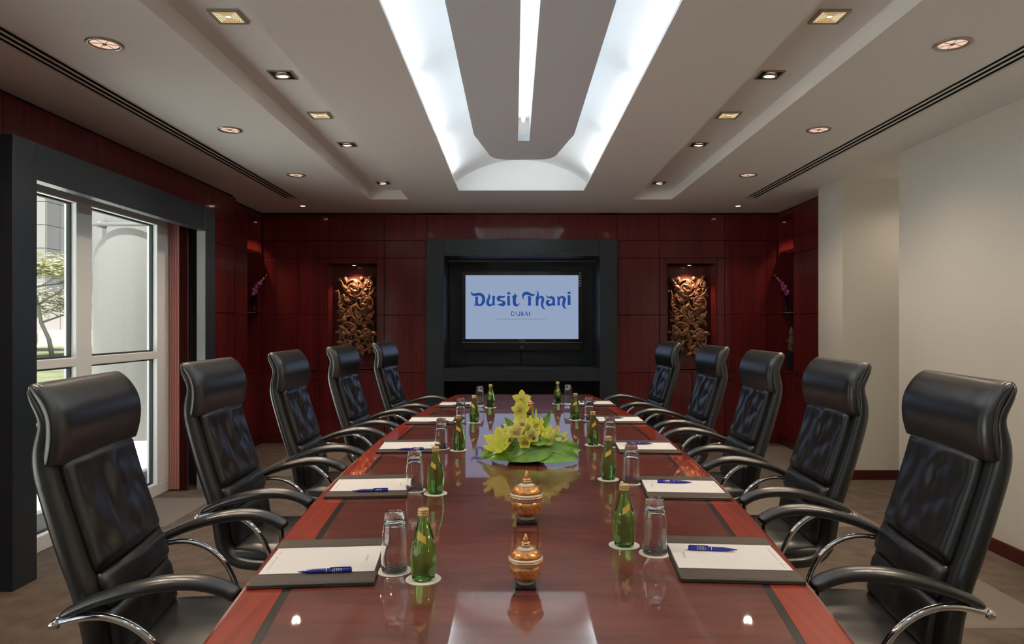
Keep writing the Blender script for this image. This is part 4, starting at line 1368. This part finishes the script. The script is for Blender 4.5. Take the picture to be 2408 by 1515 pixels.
# ------------------------------------------------------------------ gilded lidded jars
def jar_parts():
    d = {}
    d['foot'] = MB().lathe([(.0001, .0), (.022, .0), (.0235, .003), (.022, .007), (.027, .011), (.0001, .011)], 32).mesh('foot', M['porcelain'], True)
    d['bowl'] = MB().lathe([(.024, .010), (.034, .018), (.0400, .030), (.0425, .046), (.0430, .060)], 36).mesh('bowl', M['gilt'], True)
    d['white_band'] = MB().lathe([(.0432, .060), (.0440, .066), (.0470, .071), (.0440, .0705)], 36).mesh('white_band', M['porcelain'], True)
    d['gold_rim'] = MB().lathe([(.0440, .0705), (.0482, .0705), (.0490, .073), (.0482, .0755), (.0440, .076)], 36).mesh('gold_rim', M['gold'], True)
    d['lid_band'] = MB().lathe([(.0465, .075), (.0468, .080), (.0425, .083)], 36).mesh('lid_band', M['porcelain'], True)
    d['lid'] = MB().lathe([(.0425, .083), (.0410, .090), (.036, .098), (.027, .105)], 36).mesh('lid', M['gilt'], True)
    d['lid_crown'] = MB().lathe([(.027, .105), (.020, .109), (.0150, .1125), (.0120, .116)], 32).mesh('lid_crown', M['porcelain'], True)
    d['tier'] = MB().lathe([(.011, .115), (.0160, .1165), (.0165, .119), (.0120, .121), (.0135, .1235), (.0125, .126), (.008, .128)], 28).mesh('tier', M['gold'], True)
    d['finial'] = MB().lathe([(.006, .127), (.0078, .132), (.0070, .139), (.0035, .147), (.0001, .153)], 16).mesh('finial', M['gold'], True)
    return d
JP = jar_parts()
stand_me = MB().box(-.028, .028, -.028, .028, 0, .010, .002).mesh('stand', M['black_lacquer'], True)
for (x, y, k_, lab) in ((-.038, 1.735, .94, 'gilded porcelain lidded jar on the table, farthest from the TV wall'), (-.026, 2.300, 1.22, 'larger gilded porcelain lidded jar on the table, between the flowers and the smaller jar'),
                    (.028, 5.09, 1.02, 'gilded porcelain lidded jar on the table, behind the flowers')):
    j = empty('lidded_jar', (x, y, TZ + .0007)); tag(j, lab, 'jar', 'gilded lidded jars')
    j.scale = (k_, k_, k_ * .87)
    place(stand_me, 'stand', j)
    for k, me in JP.items(): place(me, k, j, (0, 0, .010))

# ------------------------------------------------------------------ executive chairs
CO = 0.22     # column sits this far in front of the back reference
def loft(stations, n_flat=8, n_corner=4, disp=None, round_ends=True):
    """stations: (x, z, half_width, thick, crown). x,z centreline; front is the left-hand normal of travel"""
    P = [Vector((s[0], s[1])) for s in stations]
    mb = MB()
    rings = []
    N = len(P)
    for i, st_ in enumerate(stations):
        t = (P[min(i + 1, N - 1)] - P[max(i - 1, 0)]).normalized()
        nrm = Vector((-t.y, t.x))
        hw, th, cr = st_[2], st_[3] / 2, st_[4]
        rc = min(th * .98, hw * .4)
        ring = []
        def put(u, v, front):
            d = 0
            if front:
                d = cr * (1 - (u / hw) ** 2)
                if disp: d += disp(u / hw, i / (N - 1))
            q = P[i] + nrm * (v + d)
            ring.append((q.x - CO, u, q.y))
        for k in range(n_flat + 1):
            u = -(hw - rc) + 2 * (hw - rc) * k / n_flat; put(u, th, True)
        for k in range(1, n_corner + 1):
            a = PI / 2 - (PI) * k / (n_corner + 1); put(hw - rc + rc * math.cos(a), th * math.sin(a) if rc >= th * .9 else (th - rc) * (1 if a > 0 else -1) + rc * math.sin(a), False)
        for k in range(n_flat + 1):
            u = (hw - rc) - 2 * (hw - rc) * k / n_flat; put(u, -th, False)
        for k in range(1, n_corner + 1):
            a = -PI / 2 - PI * k / (n_corner + 1); put(-(hw - rc) + rc * math.cos(a), th * math.sin(a), False)
        rings.append(ring)
    m = len(rings[0])
    vs = [p for r in rings for p in r]
    fs = []
    for i in range(N - 1):
        for k in range(m):
            k2 = (k + 1) % m
            fs.append((i * m + k, i * m + k2, (i + 1) * m + k2, (i + 1) * m + k))
    fs.append(tuple(range(m))); fs.append(tuple((N - 1) * m + k for k in reversed(range(m))))
    mb.add(vs, fs, True)
    return mb
def densify(st_, n=5):
    """Catmull through stations (5 numbers each)"""
    out = []
    L = len(st_)
    for i in range(L - 1):
        p0 = st_[max(i - 1, 0)]; p1 = st_[i]; p2 = st_[i + 1]; p3 = st_[min(i + 2, L - 1)]
        for k in range(n):
            t = k / n
            out.append(tuple(.5 * (2 * b + (c - a) * t + (2 * a - 5 * b + 4 * c - d) * t * t + (3 * b - a - 3 * c + d) * t ** 3) for a, b, c, d in zip(p0, p1, p2, p3)))
    out.append(tuple(st_[-1]))
    return out
def taper_ends(st_, k=.35):
    st_ = [list(s) for s in st_]
    for idx, f, g in ((0, .25, .965), (1, .7, .988), (-1, .25, .965), (-2, .7, .988)):
        st_[idx][3] *= f; st_[idx][2] *= g
    return [tuple(s) for s in st_]

HW = .272
# thin rear shell, running from the top of the headrest down the back and under the seat
shell_st = densify([(-.150, 1.243, .262, .012, 0), (-.135, 1.205, .268, .020, 0), (-.110, 1.145, HW, .026, 0), (-.118, 1.075, .274, .040, 0), (-.112, 1.01, .276, .052, 0), (-.082, .90, .278, .055, 0), (-.046, .78, .278, .056, 0),
                    (-.008, .66, .276, .058, 0), (.010, .57, .272, .060, 0), (.022, .49, .268, .060, 0), (.060, .435, .266, .056, 0), (.13, .412, .268, .052, 0), (.25, .408, .268, .050, 0), (.38, .412, .262, .044, 0), (.45, .405, .25, .030, 0)], 4)
SH = loft(taper_ends(shell_st))
head_st = densify([(-.096, 1.032, .270, .052, .006), (-.092, 1.050, .272, .054, .008), (-.086, 1.085, .273, .057, .010), (-.084, 1.125, .273, .058, .012), (-.090, 1.165, .271, .055, .010), (-.107, 1.202, .268, .049, .006), (-.128, 1.230, .265, .038, .002), (-.146, 1.249, .259, .018, .0)], 4)
hs_ = taper_ends(head_st)
hs_[0] = (head_st[0][0], head_st[0][1], head_st[0][2], head_st[0][3] * .85, head_st[0][4]); hs_[1] = head_st[1]
HD = loft(hs_, 12, 5)
def wr(seed, amp):
    def f(u, t):
        w = (1 - abs(u) ** 6) * min(1, t * 5) * min(1, (1 - t) * 5)
        a = noise.noise(Vector((u * 2.6 + .8 * t, t * 1.6 - abs(u) * .9, seed)))
        b = noise.noise(Vector((u * 5.0 - 1.5 * t, t * 2.2 - abs(u) * 1.5, seed + 7)))
        return w * (amp * (abs(a) * 2 - .6) + amp * .5 * b)
    return f
def back_x(z):  # front face of the shell
    T = [(1.06, -.091), (1.034, -.086), (.95, -.070), (.90, -.056), (.78, -.018), (.66, .021), (.57, .040), (.49, .052)]
    for (z1, x1), (z0, x0) in zip(T[:-1], T[1:]):
        if z0 <= z <= z1: return x0 + (x1 - x0) * (z - z0) / (z1 - z0)
    return T[-1][1]
def backpad(za, zb, th, hw, cr, n, disp=None, nf=10):
    sts = []
    for i in range(n + 1):
        z = za + (zb - za) * i / n
        sts.append((back_x(z) + .004 - .007 * max(0, (z - .95) / .088), z, hw, th, cr))
    return loft(taper_ends(sts), nf, 4, disp)
P1 = backpad(1.038, .722, .046, .222, .010, 30, wr(3.1, .015), 22)
P2 = backpad(.720, .622, .044, .224, .010, 10, wr(9.7, .004), 12)
P3 = backpad(.620, .470, .040, .226, .008, 12, wr(5.2, .007), 14)
seat_st = densify([(.035, .452, .246, .045, .004), (.08, .446, .252, .066, .010), (.18, .440, .256, .074, .014), (.30, .440, .256, .074, .012), (.40, .436, .250, .066, .006), (.455, .418, .238, .048, .0), (.475, .398, .225, .026, 0)], 4)
ST = loft(taper_ends(seat_st), 14, 4, wr(12.3, .005))
PIPE = []
for s in (-1, 1):
    PIPE.append([(p[0] + .35 * 0 - CO + (-(0)), s * (p[2] + .0012), p[1]) for p in head_st[1:-1]])
arm_pts = [(-.045, .300, .640), (.0, .306, .664), (.07, .316, .692), (.15, .324, .714), (.23, .328, .726), (.30, .328, .724), (.355, .326, .710), (.392, .325, .690), (.404, .325, .676)]
def arm_mesh(s):
    P = catmull([(p[0] - CO, s * p[1], p[2]) for p in arm_pts], 4)
    n = len(P)
    R = []
    for i in range(n):
        t = i / (n - 1)
        r = .0235 * (.66 + .38 * min(1, t * 2.2))
        if i < 3: r *= (.5, .8, .95)[i]
        if i > n - 4: r *= (.95, .8, .45)[i - (n - 3)]
        R.append(r)
    return MB().tube(P, R, 14, flat=(1.2, .86))
def armtube(s):
    P = catmull([(-.055 - CO, s * .300, .624), (.01 - CO, s * .310, .640), (.075 - CO, s * .318, .640), (.14 - CO, s * .322, .614), (.195 - CO, s * .322, .562), (.232 - CO, s * .318, .490), (.250 - CO, s * .306, .425), (.250 - CO, s * .27, .388), (.25 - CO, s * .20, .378)], 5)
    return MB().tube(P, .0105, 10)
def strut(s):
    P = catmull([(.388 - CO, s * .325, .682), (.394 - CO, s * .325, .640), (.385 - CO, s * .322, .560), (.350 - CO, s * .314, .470), (.300 - CO, s * .300, .405), (.27 - CO, s * .24, .380)], 4)
    return MB().tube(P, .0115, 10, flat=(1.3, .75))
def pivot(s):
    return MB().lathe([(.0001, -.016), (.011, -.016), (.0135, -.012), (.0135, .012), (.011, .016), (.0001, .016)], 16,
                      mat4=Matrix.Translation((-.058 - CO, s * .300, .622)) @ Matrix.Rotation(PI / 2, 4, 'X'))
col_mb = MB().lathe([(.0001, .10), (.032, .10), (.032, .23), (.022, .232), (.022, .34), (.0001, .34)], 20)
mech = MB().box(-.10, .12, -.09, .09, .335, .385, .008)
def leg_mb(k):
    a = 2 * PI * k / 5 + .3
    P = [(math.cos(a) * r, math.sin(a) * r, z) for r, z in ((.02, .125), (.12, .118), (.24, .098), (.315, .085))]
    return MB().tube(P, [.030, .027, .022, .017], 10, flat=(1, .7))
def caster_mb(k):
    a = 2 * PI * k / 5 + .3
    c = Vector((math.cos(a) * .31, math.sin(a) * .31, .03))
    mb = MB()
    for o in (-.014, .014):
        mb.lathe([(.0001, -.008), (.026, -.008), (.030, -.004), (.030, .004), (.026, .008), (.0001, .008)], 16,
                 mat4=Matrix.Translation(c + Vector((-math.sin(a), math.cos(a), 0)) * o) @ Matrix.Rotation(a, 4, 'Z') @ Matrix.Rotation(PI / 2, 4, 'X'))
    mb.tube([c, c + Vector((0, 0, .055))], .008, 8)
    return mb
lever = MB().tube([(.16 - CO, -.10, .365), (.16 - CO, -.24, .362), (.16 - CO, -.285, .358)], [.004, .004, .004], 8)
lever.lathe([(.0001, -.022), (.010, -.022), (.011, .018), (.007, .022), (.0001, .022)], 12, mat4=Matrix.Translation((.16 - CO, -.295, .357)) @ Matrix.Rotation(PI / 2, 4, 'X'))

CHM = [('rear_shell', SH, 'leather'), ('headrest', HD, 'leather_smooth'), ('back_pad', P1, 'leather'), ('lumbar_pad', P2, 'leather'), ('lumbar_pad', P3, 'leather'), ('seat_pad', ST, 'leather')]
meshes = [(n, mb.mesh(n, M[m], True)) for n, mb, m in CHM]
for s in (-1, 1):
    meshes += [('arm_pad', arm_mesh(s).mesh('arm_pad', M['leather_smooth'], True)), ('arm_tube', armtube(s).mesh('arm_tube', M['chrome'], True)),
               ('arm_strut', strut(s).mesh('arm_strut', M['chrome'], True)), ('pivot_knob', pivot(s).mesh('pivot_knob', M['chrome'], True))]
meshes += [('gas_column', col_mb.mesh('gas_column', M['dark_plastic'], True)), ('tilt_mechanism', mech.mesh('tilt_mechanism', M['dark_plastic'], True)), ('height_lever', lever.mesh('height_lever', M['dark_plastic'], True))]
for k in range(5):
    meshes += [('base_leg', leg_mb(k).mesh('base_leg', M['chrome'], True)), ('caster', caster_mb(k).mesh('caster', M['dark_plastic'], True))]
pipe_mes = [MB().tube(q, .0022, 6).mesh('piping', M['leather_smooth'], True) for q in PIPE]
CHAIRS = {'L': [(-1.254, 2.115, .136), (-1.308, 3.110, .030), (-1.305, 4.125, .020), (-1.233, 5.129, -.070), (-1.111, 6.142, -.100)],
          'R': [(1.206, 2.179, .131), (1.279, 3.132, .037), (1.298, 4.117, .010), (1.299, 5.140, -.037), (1.221, 6.257, -.072)]}
for S in 'LR':
    for i, (x, y, a) in enumerate(CHAIRS[S]):
        # the fit gives the foot of the back; the root stands on the floor under the column
        rz = a if S == 'L' else PI - a
        e = empty('executive_chair', (x + CO * math.cos(rz), y + CO * math.sin(rz), 0), rz)
        tag(e, f'black leather high-back chair with chrome arms, {SIDE[S]} of table, {ORD[i + 1]} the TV wall', 'chair', 'boardroom chairs')
        for n, me in meshes:
            o = place(me, n, e)
            if n == 'headrest':
                for pm_ in pipe_mes: place(pm_, 'piping', o)

# ------------------------------------------------------------------ flower arrangement
fa = empty('flower_arrangement', (-.010, 3.36, TZ + .0008)); tag(fa, 'low arrangement of lime green orchids, lilies and glossy leaves on the table', 'flowers')
MB().lathe([(.0001, 0), (.07, 0), (.085, .012), (.095, .035), (.090, .036), (.0001, .030)], 28).build('bowl', M['bowl_black'], fa)
mb = MB()
rng2 = random.Random(5)
mb.sphere((0, 0, .052), .095, 12, (1.15, .9, .5))
mb.build('moss_mound', M['leaf_dark'], fa)
def big_leaf(name, L, W, droop, fold_, m=M['leaf'], heart=0.0):
    g = []
    n = 14
    for i in range(n + 1):
        t = i / n
        w = W * (math.sin(PI * (t ** .72)) ** .75 if heart == 0 else (math.sin(PI * min(1, (t * .92 + .08)) ** .62) ** .8))
        row = []
        for j in range(9):
            u = -1 + j / 4
            y = L * t - heart * L * .18 * abs(u) * (1 - t) ** 2
            z = fold_ * W * .5 * abs(u) ** 1.3 - droop * L * t * t + .006 * math.sin(u * 9) * (.3 + t) * .4 + .004 * math.sin(t * 14 + u * 4)
            row.append((u * w * .5, y, z))
        g.append(row)
    mb = MB().sheet(g)
    o = mb.mesh(name, m)
    v = MB().tube([(r[4][0], r[4][1], r[4][2] + .0015) for r in g[::1]], [.0022 * (1 - i / (n + 2)) + .0004 for i in range(n + 1)], 5).mesh('midrib', M['leaf_vein'])
    return o, v
def put_leaf(me, loc, az, el, roll=0.0, sc=1.0):
    """az: heading of the leaf in plan (0 = +X), el: elevation of its length"""
    d = Vector((math.cos(az) * math.cos(el), math.sin(az) * math.cos(el), math.sin(el)))
    side = d.cross(Vector((0, 0, 1))).normalized()
    up = side.cross(d).normalized()
    side = (Matrix.Rotation(roll, 3, d) @ side); up = (Matrix.Rotation(roll, 3, d) @ up)
    Rm = Matrix((side, d, up)).transposed()
    # leaves that would dip into the table lie along its surface instead
    Wm = Matrix.Translation(loc) @ Rm.to_4x4() @ Matrix.Diagonal((sc, sc, sc, 1))
    out = []
    for k, src in enumerate(me):
        c = src.copy()
        for v in c.vertices:
            q = Wm @ v.co
            lo = .003 + .0012 * k
            if q.z < lo + .02: q.z = lo + max(0, (q.z - lo + .02)) * .5
            v.co = Wm.inverted() @ q
        out.append(c)
    l = place(out[0], 'leaf', fa, loc, Rm.to_euler(), (sc,) * 3)
    place(out[1], 'midrib', l)
    return l
LEAF1 = big_leaf('leaf', .20, .150, .12, .10, heart=1.0)
LEAF2 = big_leaf('leaf', .19, .095, .20, .18)
LEAF3 = big_leaf('leaf', .13, .044, .10, .30, M['leaf'])
R_ = math.radians
put_leaf(LEAF1, (.075, -.105, .088), R_(196), R_(-20), -.95, .92)     # front centre, tip to the near left
put_leaf(LEAF1, (.045, -.090, .070), R_(345), R_(-8), .85, 1.05)      # front right
put_leaf(LEAF2, (.060, -.050, .085), R_(352), R_(-2), .9, 1.10)       # right, above it
put_leaf(LEAF1, (-.045, -.070, .068), R_(190), R_(-12), -.8, .85)     # front left
put_leaf(LEAF2, (-.070, -.02, .065), R_(178), R_(-14), -.6, .98)
put_leaf(LEAF2, (.09, .02, .070), R_(4), R_(-4), .6, .88)
put_leaf(LEAF2, (.0, .08, .06), R_(80), R_(5), .0, 1.0)
put_leaf(LEAF2, (-.05, .07, .06), R_(130), R_(8), .0, 1.0)
put_leaf(LEAF3, (-.040, -.02, .130), R_(160), R_(48), -.9, .80)
put_leaf(LEAF3, (.060, -.01, .125), R_(20), R_(58), .9, 1.0)
put_leaf(LEAF3, (-.085, -.05, .105), R_(140), R_(58), -.8, .65)
put_leaf(LEAF2, (.015, -.105, .105), R_(350), R_(4), .8, .55)
put_leaf(LEAF3, (.012, -.09, .128), R_(15), R_(10), .9, .5)
for loc, face, pet, npet, sc, op, lip in (
        ((-.018, -.02, .292), (-.2, -1, .25), PET, 5, 1.05, 1.25, True), ((-.030, -.045, .245), (.1, -1, .10), PET, 5, 1.05, 1.2, True),
        ((-.045, -.075, .140), (-.15, -1, .55), PETP, 5, 1.15, 1.0, True), ((.020, -.085, .125), (.25, -1, .35), PETP, 5, 1.1, .95, True),
        ((.060, -.055, .130), (.4, -1, .5), PET, 5, 1.05, 1.0, True), ((.005, .03, .150), (.0, .2, 1), PETP, 5, 1.1, 1.0, True),
        ((-.075, -.060, .105), (-.5, -1, .6), PETP, 5, 1.05, 1.0, True), ((-.005, -.100, .098), (-.1, -1, .35), PET, 5, 1.0, .9, True),
        ((.085, -.070, .100), (.5, -1, .5), PETP, 5, 1.05, .95, True), ((.045, -.045, .165), (.2, -.8, .7), PET, 5, 1.0, 1.0, True),
        ((-.020, -.055, .175), (-.1, -1, .6), PETP, 5, 1.0, .9, True), ((-.060, .0, .150), (-.5, -.3, .9), PET, 5, 1.0, 1.0, False),
        ((-.02, .075, .12), (0, 1, .5), PET, 5, 1.1, 1.1, True), ((.07, .06, .11), (.7, .8, .4), PET, 5, 1.0, 1.1, True)):
    bloom(fa, loc, face, pet, npet, sc, op, lip)
# lilies, cups of long petals
def lily(loc, face, sc, pet, op):
    bloom(fa, loc, face, pet, 6, sc, op, False, 'lily_bloom', .3)
lily((-.118, -.075, .050), (-.25, -.60, .75), 1.40, LONGP, .80)
lily((-.085, -.04, .085), (-.2, -.4, .9), 1.1, LONGPP, .55)
lily((.085, -.05, .085), (.15, -.4, .9), 1.1, LONGP, .6)
lily((.125, -.020, .075), (.45, -.35, .85), 1.15, LONGPP, .75)
lily((.035, .0, .120), (.1, -.2, 1), 1.1, LONGP, .55)
lily((-.10, .05, .07), (-.6, .5, .7), 1.1, LONGP, .8)
lily((.01, .02, .115), (.2, .0, 1), 1.0, LONGPP, .45)
# tall pointed buds under the top orchids
def bud(loc, az, el, L, W, m):
    P = []; R = []
    d = Vector((math.cos(az) * math.cos(el), math.sin(az) * math.cos(el), math.sin(el)))
    for i in range(9):
        t = i / 8
        P.append(Vector(loc) + d * L * t); R.append(max(.0006, W * .5 * math.sin(PI * (t * .88 + .12)) ** .8))
    MB().tube(P, R, 10, flat=(1, .7)).build('bud', m, fa)
bud((-.045, -.03, .135), math.radians(100), math.radians(84), .125, .040, M['petal'])
bud((-.012, -.035, .125), math.radians(120), math.radians(80), .115, .034, M['petal'])
bud((.030, .03, .14), math.radians(70), math.radians(82), .115, .022, M['leaf'])
bud((.045, .03, .14), math.radians(60), math.radians(84), .105, .020, M['petal'])
MB().tube(catmull([(-.01, 0, .10), (-.012, -.005, .2), (-.018, -.012, .285)], 5), .0035, 6).build('orchid_stem', M['leaf'], fa)
for k in range(24):
    a = rng2.uniform(0, 2 * PI); r = rng2.uniform(0, .022)
    MB().sphere((0, 0, 0), .0065, 6).build('berry', M['berry'], fa, (.012 + r * math.cos(a), -.115 + .3 * r * math.sin(a), .045 + r * math.sin(a)))
for k in range(80):
    a = rng2.uniform(0, 2 * PI); r = rng2.uniform(.03, .15)
    z = .16 - r * .45 + rng2.uniform(-.01, .03)
    MB().sphere((0, 0, 0), rng2.uniform(.004, .009), 5, (1, 1, .8)).build('filler_floret', M['petal'] if k % 3 else M['berry'], fa, (r * 1.1 * math.cos(a), r * .75 * math.sin(a), z))
for k in range(5):
    x0 = .045 + k * .008
    MB().tube(catmull([(x0, .05, .10), (x0 + .004, .05, .18), (x0 + .010 + k * .002, .045, .245 - k * .008)], 5), .0012, 5).build('grass_blade', M['leaf_dark'], fa)

# ------------------------------------------------------------------ outside
g_ = MB().box(-140, -3.27, -60, 140, -.30, -.06).build('ground', M['paving']); tag(g_, 'pale paving outside the window, added to bounce sunlight indoors', kind='structure')
tag(MB().box(-60, -7.5, 12.5, 44, -.06, .0).build('lawn', M['grass']), 'sunlit lawn outside the window', kind='structure')
rc_ = empty('round_column', (-4.95, 9.40, -.06)); tag(rc_, 'smooth white round column outside the far window bay', 'column')
MB().lathe([(.75, 0), (.75, 7.0)], 64).build('shaft', M['column'], rc_)
MB().tube([(-.72, -.81, 2.72), (1.2, -.81, 2.72)], .026, 10).build('pole', M['facade_joint'], rc_)
MB().tube([(-.30, -.66, 2.72), (-.30, -.83, 2.72)], .04, 12).build('bracket', M['facade_joint'], rc_)

def building(name, label, x0, x1, y0, y1, h, m, nx_, nz_, jm, inset=.05, win=None):
    e = empty(name, ((x0 + x1) / 2, (y0 + y1) / 2, -.06)); tag(e, label, 'building')
    cx_, cy_ = (x0 + x1) / 2, (y0 + y1) / 2
    MB().box(x0 - cx_, x1 - cx_, y0 - cy_, y1 - cy_, 0, h).build('core', jm, e)
    wx = (x1 - x0) / nx_; wz = h / nz_
    pm = MB().box(-wx / 2 + .03, wx / 2 - .03, -inset, 0, -wz / 2 + .03, wz / 2 - .03).mesh('panel', m, True)
    for i in range(nx_):
        for k in range(nz_):
            place(pm, 'panel', e, (x0 - cx_ + wx * (i + .5), y0 - cy_, wz * (k + .5)))
    ny_ = max(1, round((y1 - y0) / wx)); wy = (y1 - y0) / ny_
    pm2 = MB().box(0, inset, -wy / 2 + .03, wy / 2 - .03, -wz / 2 + .03, wz / 2 - .03).mesh('panel', m, True)
    for i in range(ny_):
        for k in range(nz_):
            place(pm2, 'panel', e, (x1 - cx_, y0 - cy_ + wy * (i + .5), wz * (k + .5)))
    return e
building('office_tower', 'grey panelled tower beyond the tree', -56, -40.2, 59, 66, 24, M['facade_grey'], 10, 12, M['facade_joint'])
wb = building('office_block', 'white gridded office block behind the grey tower', -58, -38, 74, 80, 30, M['facade_white'], 12, 16, M['facade_joint'])
for (x, z) in ((-47.6, 17.4), (-48.3, 11.0)):
    MB().box(-.45, .45, -.35, 0, -.5, .5).build('open_window', M['gasket'], wb, (x + 48, -3.3, z))
building('low_block', 'low pale pink building across the lawn', -44, -22, 50, 56, 3.6, M['facade_pink'], 8, 1, M['facade_pink'])
for k in range(4):
    c = empty('hedge', (-33 + k * 4.1, 44.5 + .3 * k, -.06)); tag(c, 'clipped green hedge along the far edge of the lawn, ' + ('nearest the tower', 'second from the tower', 'third from the tower', 'farthest from the tower')[k], 'hedge', 'hedges')
    mb = MB().box(-1.9, 1.9, -.5, .5, 0, 1.1, .15)
    mb.build('foliage', M['foliage'], c)

def tree(loc, label, seed, h):
    r = random.Random(seed)
    e = empty('tree', loc); tag(e, label, 'tree', 'trees outside the window')
    tr_ = MB(); tips = []
    def br(p, d, L, rad, lvl):
        P = [p]
        for i in range(4):
            d = (d + Vector((r.uniform(-.22, .22), r.uniform(-.22, .22), r.uniform(-.06, .10)))).normalized()
            P.append(P[-1] + d * L / 4)
        tr_.tube(P, [rad * .75 * (1 - .13 * i) for i in range(5)], 6)
        if lvl < 3:
            for k in range(4 if lvl else 5):
                a = r.uniform(0, 2 * PI)
                nd = Vector((math.cos(a), math.sin(a), r.uniform(.12, .55))).normalized()
                br(P[-1 - (k % 3)], nd, L * r.uniform(.55, .75), rad * .5, lvl + 1)
        else:
            tips.append(P[-1]); tips.append(P[2])
    br(Vector((0, 0, 0)), Vector((.05, 0, 1)), h * .30, h * .013, 0)
    tr_.build('branches', M['bark'], e)
    fo = MB()
    for p in tips:
        for k in range(34):
            q = p + Vector((r.gauss(0, .45), r.gauss(0, .45), r.gauss(0, .10)))
            a = r.uniform(0, PI); s = r.uniform(.10, .2)
            dx = Vector((math.cos(a), math.sin(a), r.uniform(-.2, .2))) * s; dy = Vector((-math.sin(a), math.cos(a), r.uniform(-.3, .3))) * s * .4
            fo.add([q - dx, q + dy, q + dx, q - dy], [(0, 1, 2, 3)])
    f = fo.build('foliage', M['foliage'], e, fix=False); f['kind'] = 'stuff'
tree((-20.4, 30.3, -.02), 'feathery green tree on the lawn outside the window', 4, 10.5)
tree((-27.0, 36.5, -.02), 'second feathery tree standing behind the first on the lawn', 9, 10.0)
